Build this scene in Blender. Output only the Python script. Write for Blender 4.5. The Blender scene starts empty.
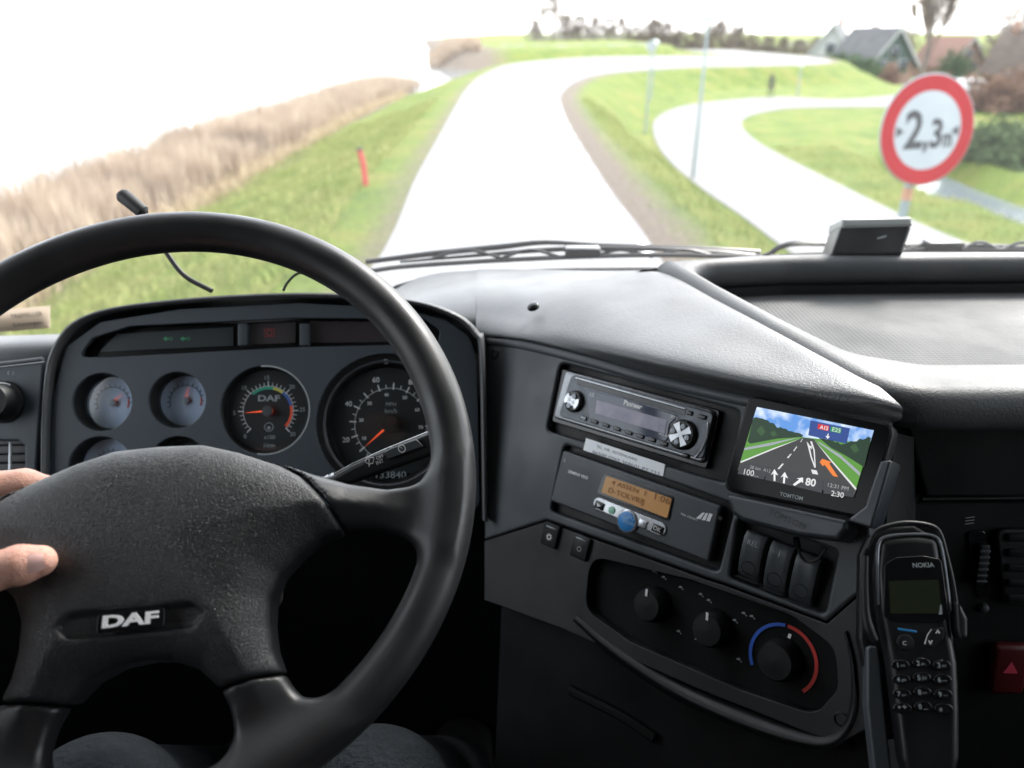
import bpy, bmesh, math, random
import numpy as np
from mathutils import Vector, Matrix
random.seed(7); np.random.seed(7)
S = bpy.context.scene
COL = S.collection
R = math.radians
# ---------------------------------------------------------------- camera, world, sun, exposure
PITCH = R(24.8); FOC = 760.0; EYE = np.array([0.0, 0.0, 2.5])
cam = bpy.data.cameras.new('camera'); co = bpy.data.objects.new('camera', cam); COL.objects.link(co)
co.location = EYE; co.rotation_euler = (math.pi/2 - PITCH, 0, 0)
cam.sensor_width = 36; cam.lens = 36*FOC/1024; cam.clip_start = 0.02; cam.clip_end = 9000
cam.dof.use_dof = True; cam.dof.focus_distance = 0.66; cam.dof.aperture_fstop = 4.6
S.camera = co
SUN_EL, SUN_AZ = 42.0, 35.0          # azimuth clockwise from +Y
w = bpy.data.worlds.new('World'); S.world = w; w.use_nodes = True
nt = w.node_tree; nt.nodes.clear()
sky = nt.nodes.new('ShaderNodeTexSky'); sky.sky_type = 'NISHITA'; sky.sun_disc = False
sky.sun_elevation = R(SUN_EL); sky.sun_rotation = R(SUN_AZ); sky.dust_density = 2; sky.air_density = 1.2; sky.ozone_density = 1
hs = nt.nodes.new('ShaderNodeHueSaturation'); hs.inputs['Saturation'].default_value = 0.32
bg = nt.nodes.new('ShaderNodeBackground'); bg.inputs[1].default_value = 0.15
wo = nt.nodes.new('ShaderNodeOutputWorld')
nt.links.new(sky.outputs[0], hs.inputs['Color']); cloud = nt.nodes.new('ShaderNodeMixRGB'); cloud.inputs[0].default_value = .5; cloud.inputs[2].default_value = (5.0, 5.2, 5.5, 1)     # even winter overcast
nt.links.new(hs.outputs[0], cloud.inputs[1]); nt.links.new(cloud.outputs[0], bg.inputs[0]); nt.links.new(bg.outputs[0], wo.inputs[0])
sl = bpy.data.lights.new('sun', 'SUN'); sl.energy = 1.2; sl.angle = R(14); sl.color = (1, .96, .9)
so = bpy.data.objects.new('sun', sl); COL.objects.link(so); so.location = (0, 0, 30)
so.rotation_euler = Vector((math.sin(R(SUN_AZ))*math.cos(R(SUN_EL)), math.cos(R(SUN_AZ))*math.cos(R(SUN_EL)), math.sin(R(SUN_EL)))).to_track_quat('Z', 'Y').to_euler()
S.view_settings.view_transform = 'Standard'; S.view_settings.look = 'None'; S.view_settings.exposure = 2.5; S.view_settings.gamma = 1
S.view_settings.use_curve_mapping = False
S.cycles.use_denoising = True
S.cycles.max_bounces = 8; S.cycles.diffuse_bounces = 4; S.cycles.glossy_bounces = 4; S.cycles.transparent_max_bounces = 12
S.cycles.sample_clamp_indirect = 6

# ---------------------------------------------------------------- geometry helpers
cX = np.array([1., 0, 0]); cU = np.array([0, math.sin(PITCH), math.cos(PITCH)]); cF = np.array([0, math.cos(PITCH), -math.sin(PITCH)])
def ray(px, py): return (px-512)/FOC*cX + (384-py)/FOC*cU + cF
def at(px, py, d): return EYE + ray(px, py)*d
def onz(px, py, z):                       # z relative to the eye
    r = ray(px, py); return EYE + r*(z/r[2])
def ony(px, py, y):
    r = ray(px, py); return EYE + r*(y/r[1])
def unit(v): v = np.asarray(v, float); return v/np.linalg.norm(v)
class Plane:
    def __init__(s, o, ex, n):
        s.o = np.array(o, float); s.n = unit(n); ex = np.array(ex, float); s.ex = unit(ex - ex@s.n*s.n); s.ey = np.cross(s.n, s.ex)
    def hit(s, px, py, z=0):
        r = ray(px, py); o = s.o + s.n*z; t = ((o-EYE)@s.n)/(r@s.n); return EYE + r*t
    def uv(s, px, py, z=0):
        p = s.hit(px, py, z) - s.o; return (float(p@s.ex), float(p@s.ey))
    def pt(s, u, v, z=0): return s.o + s.ex*u + s.ey*v + s.n*z
    def off(s, z): return Plane(s.o + s.n*z, s.ex, s.n)
ROOT = {}
def tag(o, label=None, cat=None, group=None, kind=None):
    if label: o['label'] = label
    if cat: o['category'] = cat
    if group: o['group'] = group
    if kind: o['kind'] = kind
    return o
def thing(name, loc, label, cat, group=None):
    o = bpy.data.objects.new(name, None); COL.objects.link(o); o.location = Vector([float(c) for c in loc]); o.empty_display_size = .05
    ROOT[o.name] = np.array(loc, float); return tag(o, label, cat, group)
def smooth(me, ang=40):
    me.polygons.foreach_set('use_smooth', [True]*len(me.polygons))
    if ang: me.set_sharp_from_angle(angle=R(ang))
def obj(name, me, mat, parent=None, ang=40, label=None):
    """vertices are world coordinates; shifted to the parent's origin"""
    o = bpy.data.objects.new(name, me); COL.objects.link(o)
    if isinstance(mat, (list, tuple)):
        for m in mat: me.materials.append(m)
    elif mat: me.materials.append(mat)
    if parent is not None:
        off = ROOT[parent.name]; o.parent = parent
    else:
        n = len(me.vertices); c = np.empty(n*3); me.vertices.foreach_get('co', c); c = c.reshape(-1, 3)
        off = np.array([(c[:, 0].min()+c[:, 0].max())/2, (c[:, 1].min()+c[:, 1].max())/2, c[:, 2].min()])
        o.location = Vector(off.tolist())
    ROOT[o.name] = off
    me.transform(Matrix.Translation(Vector((-off).tolist())))
    if ang is not False: smooth(me, ang)
    if label: o['label'] = label
    return o
def mesh_of(verts, faces, name='m'):
    me = bpy.data.meshes.new(name); me.from_pydata([tuple(map(float, v)) for v in verts], [], [tuple(map(int, f)) for f in faces]); me.update(); return me
def bm_mesh(bm):
    me = bpy.data.meshes.new('m'); bm.to_mesh(me); bm.free(); return me
def join(ms):
    vs, fs, k = [], [], 0
    for m in ms:
        vs += [tuple(v.co) for v in m.vertices]; fs += [tuple(i+k for i in p.vertices) for p in m.polygons]; k = len(vs); bpy.data.meshes.remove(m)
    return mesh_of(vs, fs)
def curve_mesh(splines, ext, bev, plane, zc, res=3):
    cu = bpy.data.curves.new('c', 'CURVE'); cu.dimensions = '2D'; cu.fill_mode = 'BOTH'
    cu.extrude = ext; cu.bevel_depth = bev; cu.bevel_resolution = res; cu.offset = -bev
    for s in splines:
        sp = cu.splines.new('POLY'); sp.points.add(len(s)-1); sp.use_cyclic_u = True
        for i, (x, y) in enumerate(s): sp.points[i].co = (x, y, 0, 1)
    o = bpy.data.objects.new('t', cu); me = bpy.data.meshes.new_from_object(o); bpy.data.objects.remove(o); bpy.data.curves.remove(cu)
    return to_plane(me, plane, zc)
def to_plane(me, P, z=0):
    M = Matrix(((P.ex[0], P.ey[0], P.n[0], P.o[0]+P.n[0]*z), (P.ex[1], P.ey[1], P.n[1], P.o[1]+P.n[1]*z), (P.ex[2], P.ey[2], P.n[2], P.o[2]+P.n[2]*z), (0, 0, 0, 1)))
    me.transform(M); return me
def area(p): return sum(p[i-1][0]*p[i][1]-p[i][0]*p[i-1][1] for i in range(len(p)))
def rounded(pts, r, n=5):
    """round the corners of a polygon"""
    out = []; N = len(pts)
    for i in range(N):
        a, b, c = (np.array(pts[(i+k) % N], float) for k in (-1, 0, 1))
        d1, d2 = a-b, c-b; l1, l2 = np.linalg.norm(d1), np.linalg.norm(d2); d1 /= l1; d2 /= l2
        ca = np.clip(d1@d2, -.9999, .9999); h = math.acos(ca)/2
        t = min(r/math.tan(h), l1*.45, l2*.45)
        p, q = b+d1*t, b+d2*t
        for k in range(n+1):
            s = k/n; out.append(tuple((1-s)**2*p + 2*s*(1-s)*b + s*s*q))
    return out
def plate(P, uv, z0, z1, bev=0, holes=(), r=0, res=3):
    """slab whose outline is uv, from height z0 to z1 over plane P"""
    if r: uv = rounded(uv, r)
    if area(uv) < 0: uv = uv[::-1]
    hs_ = [h if area(h) < 0 else h[::-1] for h in holes]
    bev = min(bev, (z1-z0)*.49)
    return curve_mesh([uv]+list(hs_), max((z1-z0)/2-bev, 0), bev, P, (z0+z1)/2, res)
def circ(u, v, r, n=40, a0=0, a1=2*math.pi): return [(u+r*math.cos(a0+(a1-a0)*i/n), v+r*math.sin(a0+(a1-a0)*i/n)) for i in range(n)]
def arcband(u, v, r0, r1, a0, a1, n=24):
    A = [R(a0+(a1-a0)*i/n) for i in range(n+1)]
    return [(u+r1*math.cos(a), v+r1*math.sin(a)) for a in A] + [(u+r0*math.cos(a), v+r0*math.sin(a)) for a in reversed(A)]
def flat(P, uvs, z):
    """several flat polygons in one mesh"""
    vs, fs = [], []
    for uv in uvs:
        if area(uv) < 0: uv = uv[::-1]
        k = len(vs); vs += [P.pt(u, v, z) for u, v in uv]; fs.append(list(range(k, k+len(uv))))
    return mesh_of(vs, fs)
def txt(P, s, a, b, z=0, ext=0, bold=0, hs=None, px=True, shear=0, just=None):
    """text whose baseline runs from a to b (pixels of the plane when px)"""
    if px: a = P.uv(*a, z); b = P.uv(*b, z)
    cu = bpy.data.curves.new('t', 'FONT'); cu.body = s; cu.size = 1; cu.offset = bold; cu.shear = shear; cu.resolution_u = 3
    o = bpy.data.objects.new('t', cu); me = bpy.data.meshes.new_from_object(o); bpy.data.objects.remove(o); bpy.data.curves.remove(cu)
    c = np.array([v.co[:] for v in me.vertices]); x0, x1 = c[:, 0].min(), c[:, 0].max()
    mn = .46*len(s)
    if x1-x0 < mn and len(s) < 3: q = (mn-(x1-x0))/2; x0 -= q; x1 += q
    d = np.array(b)-np.array(a); L = np.linalg.norm(d); k = L/(x1-x0); d /= L; e = np.array([-d[1], d[0]]); ky = k*(hs or 1)
    vs = []
    for v in me.vertices:
        q = np.array(a)+d*(v.co.x-x0)*k+e*v.co.y*ky; vs.append(P.pt(q[0], q[1], z))
    fs = [tuple(p.vertices) for p in me.polygons]; bpy.data.meshes.remove(me)
    if ext:
        n = len(vs); top = [v+P.n*ext for v in vs]
        edges = {}
        for f in fs:
            for i in range(len(f)):
                e_ = (f[i-1], f[i]); edges[e_] = 1
        side = [(a_, b_, b_+n, a_+n) for (a_, b_) in edges if (b_, a_) not in edges]
        fs = [tuple(i+n for i in f) for f in fs] + side; vs = vs+top
    return mesh_of(vs, fs)
def tube(pts, r, n=10, cap=True, closed=False, sub=0):
    pts = [np.array(p, float) for p in pts]
    if sub: pts = cr(pts, sub)
    N = len(pts); rs = r if isinstance(r, (list, tuple, np.ndarray)) else [r]*N
    if len(rs) != N: rs = np.interp(np.linspace(0, 1, N), np.linspace(0, 1, len(rs)), rs)
    vs, fs = [], []; prev = None
    for i in range(N):
        t = unit(pts[min(i+1, N-1)]-pts[max(i-1, 0)]) if not closed else unit(pts[(i+1) % N]-pts[i-1])
        if prev is None: prev = np.cross(t, [0, 0, 1] if abs(t[2]) < .9 else [1, 0, 0])
        a = unit(prev - prev@t*t); prev = a; b = np.cross(t, a)
        vs += [pts[i]+rs[i]*(math.cos(2*math.pi*k/n)*a+math.sin(2*math.pi*k/n)*b) for k in range(n)]
    for i in range(N-1 if not closed else N):
        j = (i+1) % N
        for k in range(n): fs.append((i*n+k, i*n+(k+1) % n, j*n+(k+1) % n, j*n+k))
    if cap and not closed: fs += [tuple(range(n))[::-1], tuple(range((N-1)*n, N*n))]
    return mesh_of(vs, fs)
def cr(pts, sub):
    """catmull-rom through points"""
    P = [np.array(p, float) for p in pts]; P = [2*P[0]-P[1]]+P+[2*P[-1]-P[-2]]; out = []
    for i in range(1, len(P)-2):
        for k in range(sub):
            t = k/sub; out.append(.5*((2*P[i])+(-P[i-1]+P[i+1])*t+(2*P[i-1]-5*P[i]+4*P[i+1]-P[i+2])*t*t+(-P[i-1]+3*P[i]-3*P[i+1]+P[i+2])*t**3))
    out.append(P[-2]); return out
def loft(rows, su=8, sv=8, flip=False):
    g = [cr(r, su) for r in rows]; m = len(g[0]); colz = [cr([g[i][j] for i in range(len(g))], sv) for j in range(m)]; n = len(colz[0])
    vs = [colz[j][i] for i in range(n) for j in range(m)]
    fs = [(i*m+j, i*m+j+1, (i+1)*m+j+1, (i+1)*m+j) for i in range(n-1) for j in range(m-1)]
    if flip: fs = [f[::-1] for f in fs]
    return mesh_of(vs, fs)
def lathe(P, u, v, prof, n=40):
    """prof: list of (radius, height) around the plane normal"""
    vs = [P.pt(u+r*math.cos(2*math.pi*k/n), v+r*math.sin(2*math.pi*k/n), z) for r, z in prof for k in range(n)]
    fs = [(i*n+k, i*n+(k+1) % n, (i+1)*n+(k+1) % n, (i+1)*n+k) for i in range(len(prof)-1) for k in range(n)]
    return mesh_of(vs, fs)
def box(lo, hi, bev=0):
    bm = bmesh.new(); bmesh.ops.create_cube(bm, size=1)
    lo, hi = np.array(lo, float), np.array(hi, float)
    for v in bm.verts: v.co = Vector(((lo+hi)/2 + np.array(v.co)*(hi-lo)).tolist())
    if bev: bmesh.ops.bevel(bm, geom=bm.edges[:], offset=bev, segments=3, profile=.5, affect='EDGES')
    return bm_mesh(bm)
def obox(P, u0, u1, v0, v1, z0, z1, bev=0, res=3):
    bm = bmesh.new(); bmesh.ops.create_cube(bm, size=1)
    for v in bm.verts: v.co = Vector(((u0+u1)/2+v.co.x*(u1-u0), (v0+v1)/2+v.co.y*(v1-v0), (z0+z1)/2+v.co.z*(z1-z0)))
    if bev: bmesh.ops.bevel(bm, geom=bm.edges[:], offset=bev, segments=res, profile=.5, affect='EDGES')
    return to_plane(bm_mesh(bm), P)
def surfnets(F, o, h):
    nx, ny, nz = F.shape; ins = F < 0
    A = np.zeros((nx-1, ny-1, nz-1, 3)); cnt = np.zeros((nx-1, ny-1, nz-1))
    cor = [(i, j, k) for i in (0, 1) for j in (0, 1) for k in (0, 1)]
    def sl_(a): return tuple(slice(c, n-1+c) for c, n in zip(a, (nx, ny, nz)))
    for a in cor:
        for ax in range(3):
            if a[ax]: continue
            b = list(a); b[ax] = 1; fa, fb = F[sl_(a)], F[sl_(b)]; m = (fa < 0) != (fb < 0)
            t = np.where(m, fa/np.where(m, fa-fb, 1), 0)
            for c in range(3): A[..., c] += np.where(m, a[c]+(t if c == ax else 0), 0)
            cnt += m
    idx = -np.ones(cnt.shape, int); m = cnt > 0; idx[m] = np.arange(m.sum()); ijk = np.argwhere(m)
    V = (ijk + A[m]/cnt[m][:, None])*h + o
    faces = []
    for ax in range(3):
        b = [0, 0, 0]; b[ax] = 1
        s0 = tuple(slice(0, n-(1 if i == ax else 0)) for i, n in enumerate((nx, ny, nz))); s1 = tuple(slice(b[i], n) for i, n in enumerate((nx, ny, nz)))
        c = np.argwhere(ins[s0] != ins[s1]); u, v = (ax+1) % 3, (ax+2) % 3
        c = c[(c[:, u] > 0) & (c[:, v] > 0) & (c[:, u] < F.shape[u]-1) & (c[:, v] < F.shape[v]-1)]
        def g(du, dv):
            q = c.copy(); q[:, u] -= du; q[:, v] -= dv; return idx[q[:, 0], q[:, 1], q[:, 2]]
        f = np.stack([g(1, 1), g(0, 1), g(0, 0), g(1, 0)], 1); fl = ~ins[c[:, 0], c[:, 1], c[:, 2]]; f[fl] = f[fl][:, ::-1]; faces.append(f)
    f = np.concatenate(faces)
    me = bpy.data.meshes.new('sdf'); me.from_pydata(V.tolist(), [], f.tolist()); me.update(); return me
def smin(a, b, k):
    h = np.clip(.5+.5*(b-a)/k, 0, 1); return b*(1-h)+a*h-k*h*(1-h)
def polysd(X, Y, poly):
    p = np.array(poly); d = np.full(np.shape(X), 1e9); ins = np.zeros(np.shape(X), bool)
    for i in range(len(p)):
        a, b = p[i-1], p[i]; e = b-a; wx, wy = X-a[0], Y-a[1]; t = np.clip((wx*e[0]+wy*e[1])/(e@e+1e-12), 0, 1)
        d = np.minimum(d, (wx-e[0]*t)**2+(wy-e[1]*t)**2)
        c = ((a[1] > Y) != (b[1] > Y)); xi = np.where(c, (b[0]-a[0])*(Y-a[1])/np.where(b[1] == a[1], 1, b[1]-a[1])+a[0], 0); ins ^= c & (X < xi)
    d = np.sqrt(d); return np.where(ins, -d, d)
def grid3(lo, hi, h):
    ax = [np.arange(lo[i], hi[i]+h, h) for i in range(3)]; return np.meshgrid(*ax, indexing='ij')
def cones(XYZ, segs, k):
    X, Y, Z = XYZ; F = None
    for a, b, ra, rb in segs:
        a, b = np.array(a, float), np.array(b, float); e = b-a; t = np.clip(((X-a[0])*e[0]+(Y-a[1])*e[1]+(Z-a[2])*e[2])/(e@e+1e-12), 0, 1)
        d = np.sqrt((X-a[0]-e[0]*t)**2+(Y-a[1]-e[1]*t)**2+(Z-a[2]-e[2]*t)**2)-(ra+(rb-ra)*t); F = d if F is None else smin(F, d, k)
    return F

# ---------------------------------------------------------------- materials
def mat(name, c, rough=.5, metal=0, spec=.5, noise=None, bump=None, emit=None, coat=0, c2=None, trans=0, ior=1.45, sss=0, blotch=None):
    m = bpy.data.materials.new(name); m.use_nodes = True; t = m.node_tree; b = t.nodes['Principled BSDF']
    c = tuple(c)+(1,); b.inputs['Base Color'].default_value = c; b.inputs['Roughness'].default_value = rough; b.inputs['Metallic'].default_value = metal
    b.inputs['Specular IOR Level'].default_value = spec; b.inputs['Coat Weight'].default_value = coat; b.inputs['IOR'].default_value = ior
    b.inputs['Transmission Weight'].default_value = trans
    if sss: b.inputs['Subsurface Weight'].default_value = sss; b.inputs['Subsurface Radius'].default_value = (.01, .004, .002)
    if emit: b.inputs['Emission Color'].default_value = tuple(emit[:3])+(1,); b.inputs['Emission Strength'].default_value = emit[3]
    tc = t.nodes.new('ShaderNodeTexCoord')
    if c2 is not None:
        n = t.nodes.new('ShaderNodeTexNoise'); n.inputs['Scale'].default_value = noise or 5; n.inputs['Detail'].default_value = 6; n.inputs['Roughness'].default_value = .6
        r = t.nodes.new('ShaderNodeValToRGB'); r.color_ramp.elements[0].position = .36; r.color_ramp.elements[1].position = .64
        r.color_ramp.elements[0].color = c; r.color_ramp.elements[1].color = tuple(c2)+(1,)
        t.links.new(tc.outputs['Object'], n.inputs['Vector']); t.links.new(n.outputs[0], r.inputs[0]); t.links.new(r.outputs[0], b.inputs['Base Color'])
    if blotch:      # roughness variation: handled plastic
        n = t.nodes.new('ShaderNodeTexNoise'); n.inputs['Scale'].default_value = blotch; n.inputs['Detail'].default_value = 5
        mr = t.nodes.new('ShaderNodeMapRange'); mr.inputs['From Min'].default_value = .3; mr.inputs['From Max'].default_value = .7
        mr.inputs['To Min'].default_value = max(rough-.1, .05); mr.inputs['To Max'].default_value = min(rough+.12, 1)
        t.links.new(tc.outputs['Object'], n.inputs['Vector']); t.links.new(n.outputs[0], mr.inputs['Value']); t.links.new(mr.outputs[0], b.inputs['Roughness'])
    if bump:
        kind, sc, dist = bump; bp = t.nodes.new('ShaderNodeBump'); bp.inputs['Distance'].default_value = dist; bp.inputs['Strength'].default_value = 1
        if kind == 'leather':
            nz = t.nodes.new('ShaderNodeTexNoise'); nz.inputs['Scale'].default_value = sc*.7; nz.inputs['Detail'].default_value = 2
            mx = t.nodes.new('ShaderNodeMixRGB'); mx.inputs[0].default_value = .008
            t.links.new(tc.outputs['Object'], nz.inputs['Vector']); t.links.new(tc.outputs['Object'], mx.inputs[1]); t.links.new(nz.outputs['Color'], mx.inputs[2])
            n = t.nodes.new('ShaderNodeTexVoronoi'); n.feature = 'SMOOTH_F1'; n.inputs['Scale'].default_value = sc; n.inputs['Smoothness'].default_value = .3
            t.links.new(mx.outputs[0], n.inputs['Vector'])
            iv = t.nodes.new('ShaderNodeMath'); iv.operation = 'SUBTRACT'; iv.inputs[0].default_value = 1; t.links.new(n.outputs['Distance'], iv.inputs[1]); out = iv.outputs[0]
        elif kind == 'wave':
            n = t.nodes.new('ShaderNodeTexWave'); n.inputs['Scale'].default_value = sc; n.wave_type = 'BANDS'; n.bands_direction = 'DIAGONAL'
            t.links.new(tc.outputs['Object'], n.inputs['Vector']); out = n.outputs[0]
        elif kind == 'dots':
            n = t.nodes.new('ShaderNodeTexVoronoi'); n.inputs['Scale'].default_value = sc; n.inputs['Randomness'].default_value = 0
            t.links.new(tc.outputs['Object'], n.inputs['Vector']); out = n.outputs['Distance']
        else:
            n = t.nodes.new('ShaderNodeTexNoise'); n.inputs['Scale'].default_value = sc; n.inputs['Detail'].default_value = 3
            t.links.new(tc.outputs['Object'], n.inputs['Vector']); out = n.outputs[0]
        t.links.new(out, bp.inputs['Height']); t.links.new(bp.outputs[0], b.inputs['Normal'])
    return m
def glassmat(name, tint=(1, 1, 1), refl_ior=1.45, rough=0.0):
    m = bpy.data.materials.new(name); m.use_nodes = True; t = m.node_tree; t.nodes.clear()
    o = t.nodes.new('ShaderNodeOutputMaterial'); mx = t.nodes.new('ShaderNodeMixShader'); tr = t.nodes.new('ShaderNodeBsdfTransparent'); gl = t.nodes.new('ShaderNodeBsdfGlossy'); fr = t.nodes.new('ShaderNodeFresnel')
    tr.inputs[0].default_value = tuple(tint)+(1,); gl.inputs['Roughness'].default_value = rough; fr.inputs[0].default_value = refl_ior
    t.links.new(fr.outputs[0], mx.inputs[0]); t.links.new(tr.outputs[0], mx.inputs[1]); t.links.new(gl.outputs[0], mx.inputs[2]); t.links.new(mx.outputs[0], o.inputs[0]); return m
def em(name, c, s=1.0, k=.2):
    return mat(name, tuple(x*k for x in c), .4, emit=tuple(c)+(s,))
M = {}
M['pad'] = mat('soft_dash_plastic', (.046, .049, .053), .44, bump=('leather', 420, .0002), blotch=9, spec=.75, c2=(.062, .064, .066), noise=14)
M['panel'] = mat('grey_dash_plastic', (.044, .050, .056), .45, bump=('noise', 1500, .00012), blotch=14)
M['cluster'] = mat('cluster_plastic', (.036, .046, .057), .5, bump=('noise', 1500, .00012), blotch=12)
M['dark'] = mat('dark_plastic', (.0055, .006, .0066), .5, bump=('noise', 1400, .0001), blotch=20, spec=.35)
M['surround'] = mat('shaded_panel_plastic', (.010, .011, .012), .5, bump=('noise', 1400, .0001), blotch=20)  # console plastic darkened to paint the shade low on the panel
M['lip'] = mat('shaded_lip_plastic', (.008, .009, .010), .42, blotch=18)  # heater lip, shade put into its base colour
M['lower'] = mat('shaded_lower_plastic', (.003, .0032, .0034), .7, spec=.25, bump=('noise', 1400, .0002), blotch=20)  # dark lower plastic, deepened further to carry the shade under the dash
M['black'] = mat('gloss_black', (.006, .006, .007), .22)
M['rubber'] = mat('black_rubber', (.012, .012, .013), .6)
M['rim'] = mat('wheel_foam', (.015, .0155, .017), .40, bump=('noise', 900, .00012), blotch=25)
M['hub'] = mat('wheel_grain', (.016, .0165, .018), .40, bump=('leather', 640, .00034), blotch=30)
M['tray'] = mat('tray_mat', (.06, .062, .064), .62, bump=('dots', 190, .0011), blotch=8, spec=.38)
M['silver'] = mat('silver_plastic', (.42, .43, .45), .3, metal=.7, blotch=40)
M['chrome'] = mat('bright_lettering', (.88, .88, .90), .35, metal=.2)
M['dsilver'] = mat('dark_silver', (.13, .14, .155), .3, metal=.6, blotch=60)
M['white'] = mat('white_print', (.75, .76, .76), .5)
M['dimw'] = mat('grey_print', (.30, .33, .34), .5)
M['orange'] = mat('needle_orange', (.85, .10, .03), .4, emit=(1, .12, .03, .12))
M['green'] = mat('band_green', (.03, .35, .22), .5); M['yellow'] = mat('band_yellow', (.6, .55, .1), .5)
M['blue'] = mat('band_blue', (.05, .12, .4), .5); M['red'] = mat('band_red', (.8, .10, .04), .5)
M['dial'] = mat('dial_face', (.012, .015, .016), .5)
M['dial_reflection'] = mat('dial_face_reflection', (.55, .64, .76), .5)  # pale blue paints in the window reflection on the small gauges
M['lens'] = glassmat('gauge_glass', (.97, .98, 1), 1.25, .02)
M['lens2'] = glassmat('tinted_gauge_glass', (.9, .94, 1), 1.6, .08)
M['screenglass'] = glassmat('screen_glass', (.97, .97, .97), 1.4, .03)
M['skin'] = mat('skin', (.50, .255, .19), .48, sss=.12, c2=(.62, .36, .28), noise=45, bump=('noise', 700, .0009))
M['nail'] = mat('nail', (.70, .44, .40), .28)
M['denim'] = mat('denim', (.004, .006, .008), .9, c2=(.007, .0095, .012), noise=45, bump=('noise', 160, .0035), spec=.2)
M['shirt'] = mat('dark_shirt', (.03, .03, .035), .9, bump=('noise', 600, .0006))
M['hair'] = mat('hair', (.03, .02, .013), .6, bump=('wave', 300, .002))
M['paper'] = mat('paper_label', (.86, .88, .9), .6, c2=(.80, .82, .85), noise=30)
M['headliner'] = mat('headliner', (.30, .30, .29), .9, bump=('noise', 300, .001))
M['trim'] = mat('cab_trim', (.10, .10, .105), .7, bump=('noise', 500, .0006))
M['carpet'] = mat('cab_floor', (.008, .008, .008), .9, bump=('noise', 300, .002))
M['glass'] = glassmat('cab_glass', (.97, .985, .98), 1.35)
M['screen'] = glassmat('windscreen_glass', (.97, .98, .985), 1.35)       # translucent film added to lay a milky haze over the view outside
t_ = M['screen'].node_tree; o_ = next(n for n in t_.nodes if n.type == 'OUTPUT_MATERIAL'); m0 = o_.inputs[0].links[0].from_node
tl_ = t_.nodes.new('ShaderNodeBsdfTranslucent'); tl_.inputs[0].default_value = (.8, .8, .82, 1); m1 = t_.nodes.new('ShaderNodeMixShader'); m1.inputs[0].default_value = .022
t_.links.new(m0.outputs[0], m1.inputs[1]); t_.links.new(tl_.outputs[0], m1.inputs[2]); t_.links.new(m1.outputs[0], o_.inputs[0])
M['paint'] = mat('truck_paint', (.65, .66, .66), .3, coat=.5)

# ---------------------------------------------------------------- outside: terrain
RN = lambda px, py, z: (onz(px, py, z)-EYE)[:2]
GZ = -2.5     # crown of the dike, below the eye
Lpx = [(385, 250), (415, 180), (440, 135), (455, 108), (468, 88), (486, 74), (520, 63), (600, 57), (700, 56)]
Rpx = [(650, 243), (617, 200), (597, 170), (570, 126), (561, 104), (563, 92), (578, 81), (603, 74), (645, 70), (700, 67)]
Ledge = [(-1.85, q) for q in (-60, -40, -20, -8, 0, 5)] + [tuple(RN(x, y, GZ)) for x, y in Lpx] + [(26.5, 99), (27.5, 112), (27, 135)]
Redge = [(1.75, q) for q in (-60, -40, -20, -8, 0, 5)] + [tuple(RN(x, y, GZ)) for x, y in Rpx] + [(25, 71), (31, 80), (34, 96), (35, 135)]
def _cr2(p, k):
    return [tuple(q) for q in cr([np.array(a) for a in p], k)]
def resample(p, n):
    p = np.array(p); s = np.r_[0, np.cumsum(np.hypot(*np.diff(p, axis=0).T))]; t = np.linspace(0, s[-1], n); return np.stack([np.interp(t, s, p[:, 0]), np.interp(t, s, p[:, 1])], 1)
def sm(t): t = np.clip(t, 0, 1); return t*t*(3-2*t)
def segd(X, Y, pl):
    d = np.full(np.shape(X), 1e9)
    for a, b in zip(pl[:-1], pl[1:]):
        a, b = np.array(a), np.array(b); e = b-a; t = np.clip(((X-a[0])*e[0]+(Y-a[1])*e[1])/(e@e+1e-12), 0, 1); d = np.minimum(d, np.hypot(X-a[0]-e[0]*t, Y-a[1]-e[1]*t))
    return d
Ledge = _cr2(Ledge, 3); Redge = _cr2(Redge, 3)
crown = list(Ledge)+list(Redge)[::-1]
def zlow(X, Y): return -4.5+2.5 + .6*sm((Y-30)/22) - 2.2*sm((X-28)/24)     # world z of the lower land
def hnoise(X, Y): return .05*np.sin(X*1.3+.4*Y)*np.sin(Y*.9+1)+.04*np.sin(X*2.9-Y*1.7)+.03*np.sin(X*.5+Y*2.3)
def zterr(X, Y):
    X = np.asarray(X, float); Y = np.asarray(Y, float)
    sd = polysd(X, Y, crown); dl = segd(X, Y, Ledge); dr = segd(X, Y, Redge); out = sd > 0
    left = out & (dl < dr)
    zr = -.45*np.maximum(sd-1.0, 0)*np.where(sd < 1.6, (sd-1.0)/.6, 1).clip(0, 1)
    zl = -(.33+.55*sm((Y-66)/22))*np.maximum(sd-.9, 0)
    zr = np.maximum(zr, zlow(X, Y)); zl = np.maximum(zl, -3.4)
    zz = np.where(out, np.where(left, zl, zr), -.01)
    # far plateau carrying the dike on, with its shore on the left
    shore = -7.5-.11*(Y-130)
    pl = sm((Y-112-130*sm((X-24)/10))/16)*sm((X-shore+7)/7); zz = zz*(1-pl)+pl*(.35+.35*np.sin(X*.05))
    far = sm((Y-260)/200); zz = zz*(1-far*pl)+(-.5)*far*pl
    zz = np.where(out, zz+hnoise(X, Y)*sm((sd-.4)/2), zz)
    return zz
def hitterr(px, py, z0=-4.5):
    z = z0
    for _ in range(12):
        p = onz(px, py, z); z = .5*z+.5*(float(zterr(p[0], p[1]))-2.5)
    p = onz(px, py, z); return p
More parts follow.
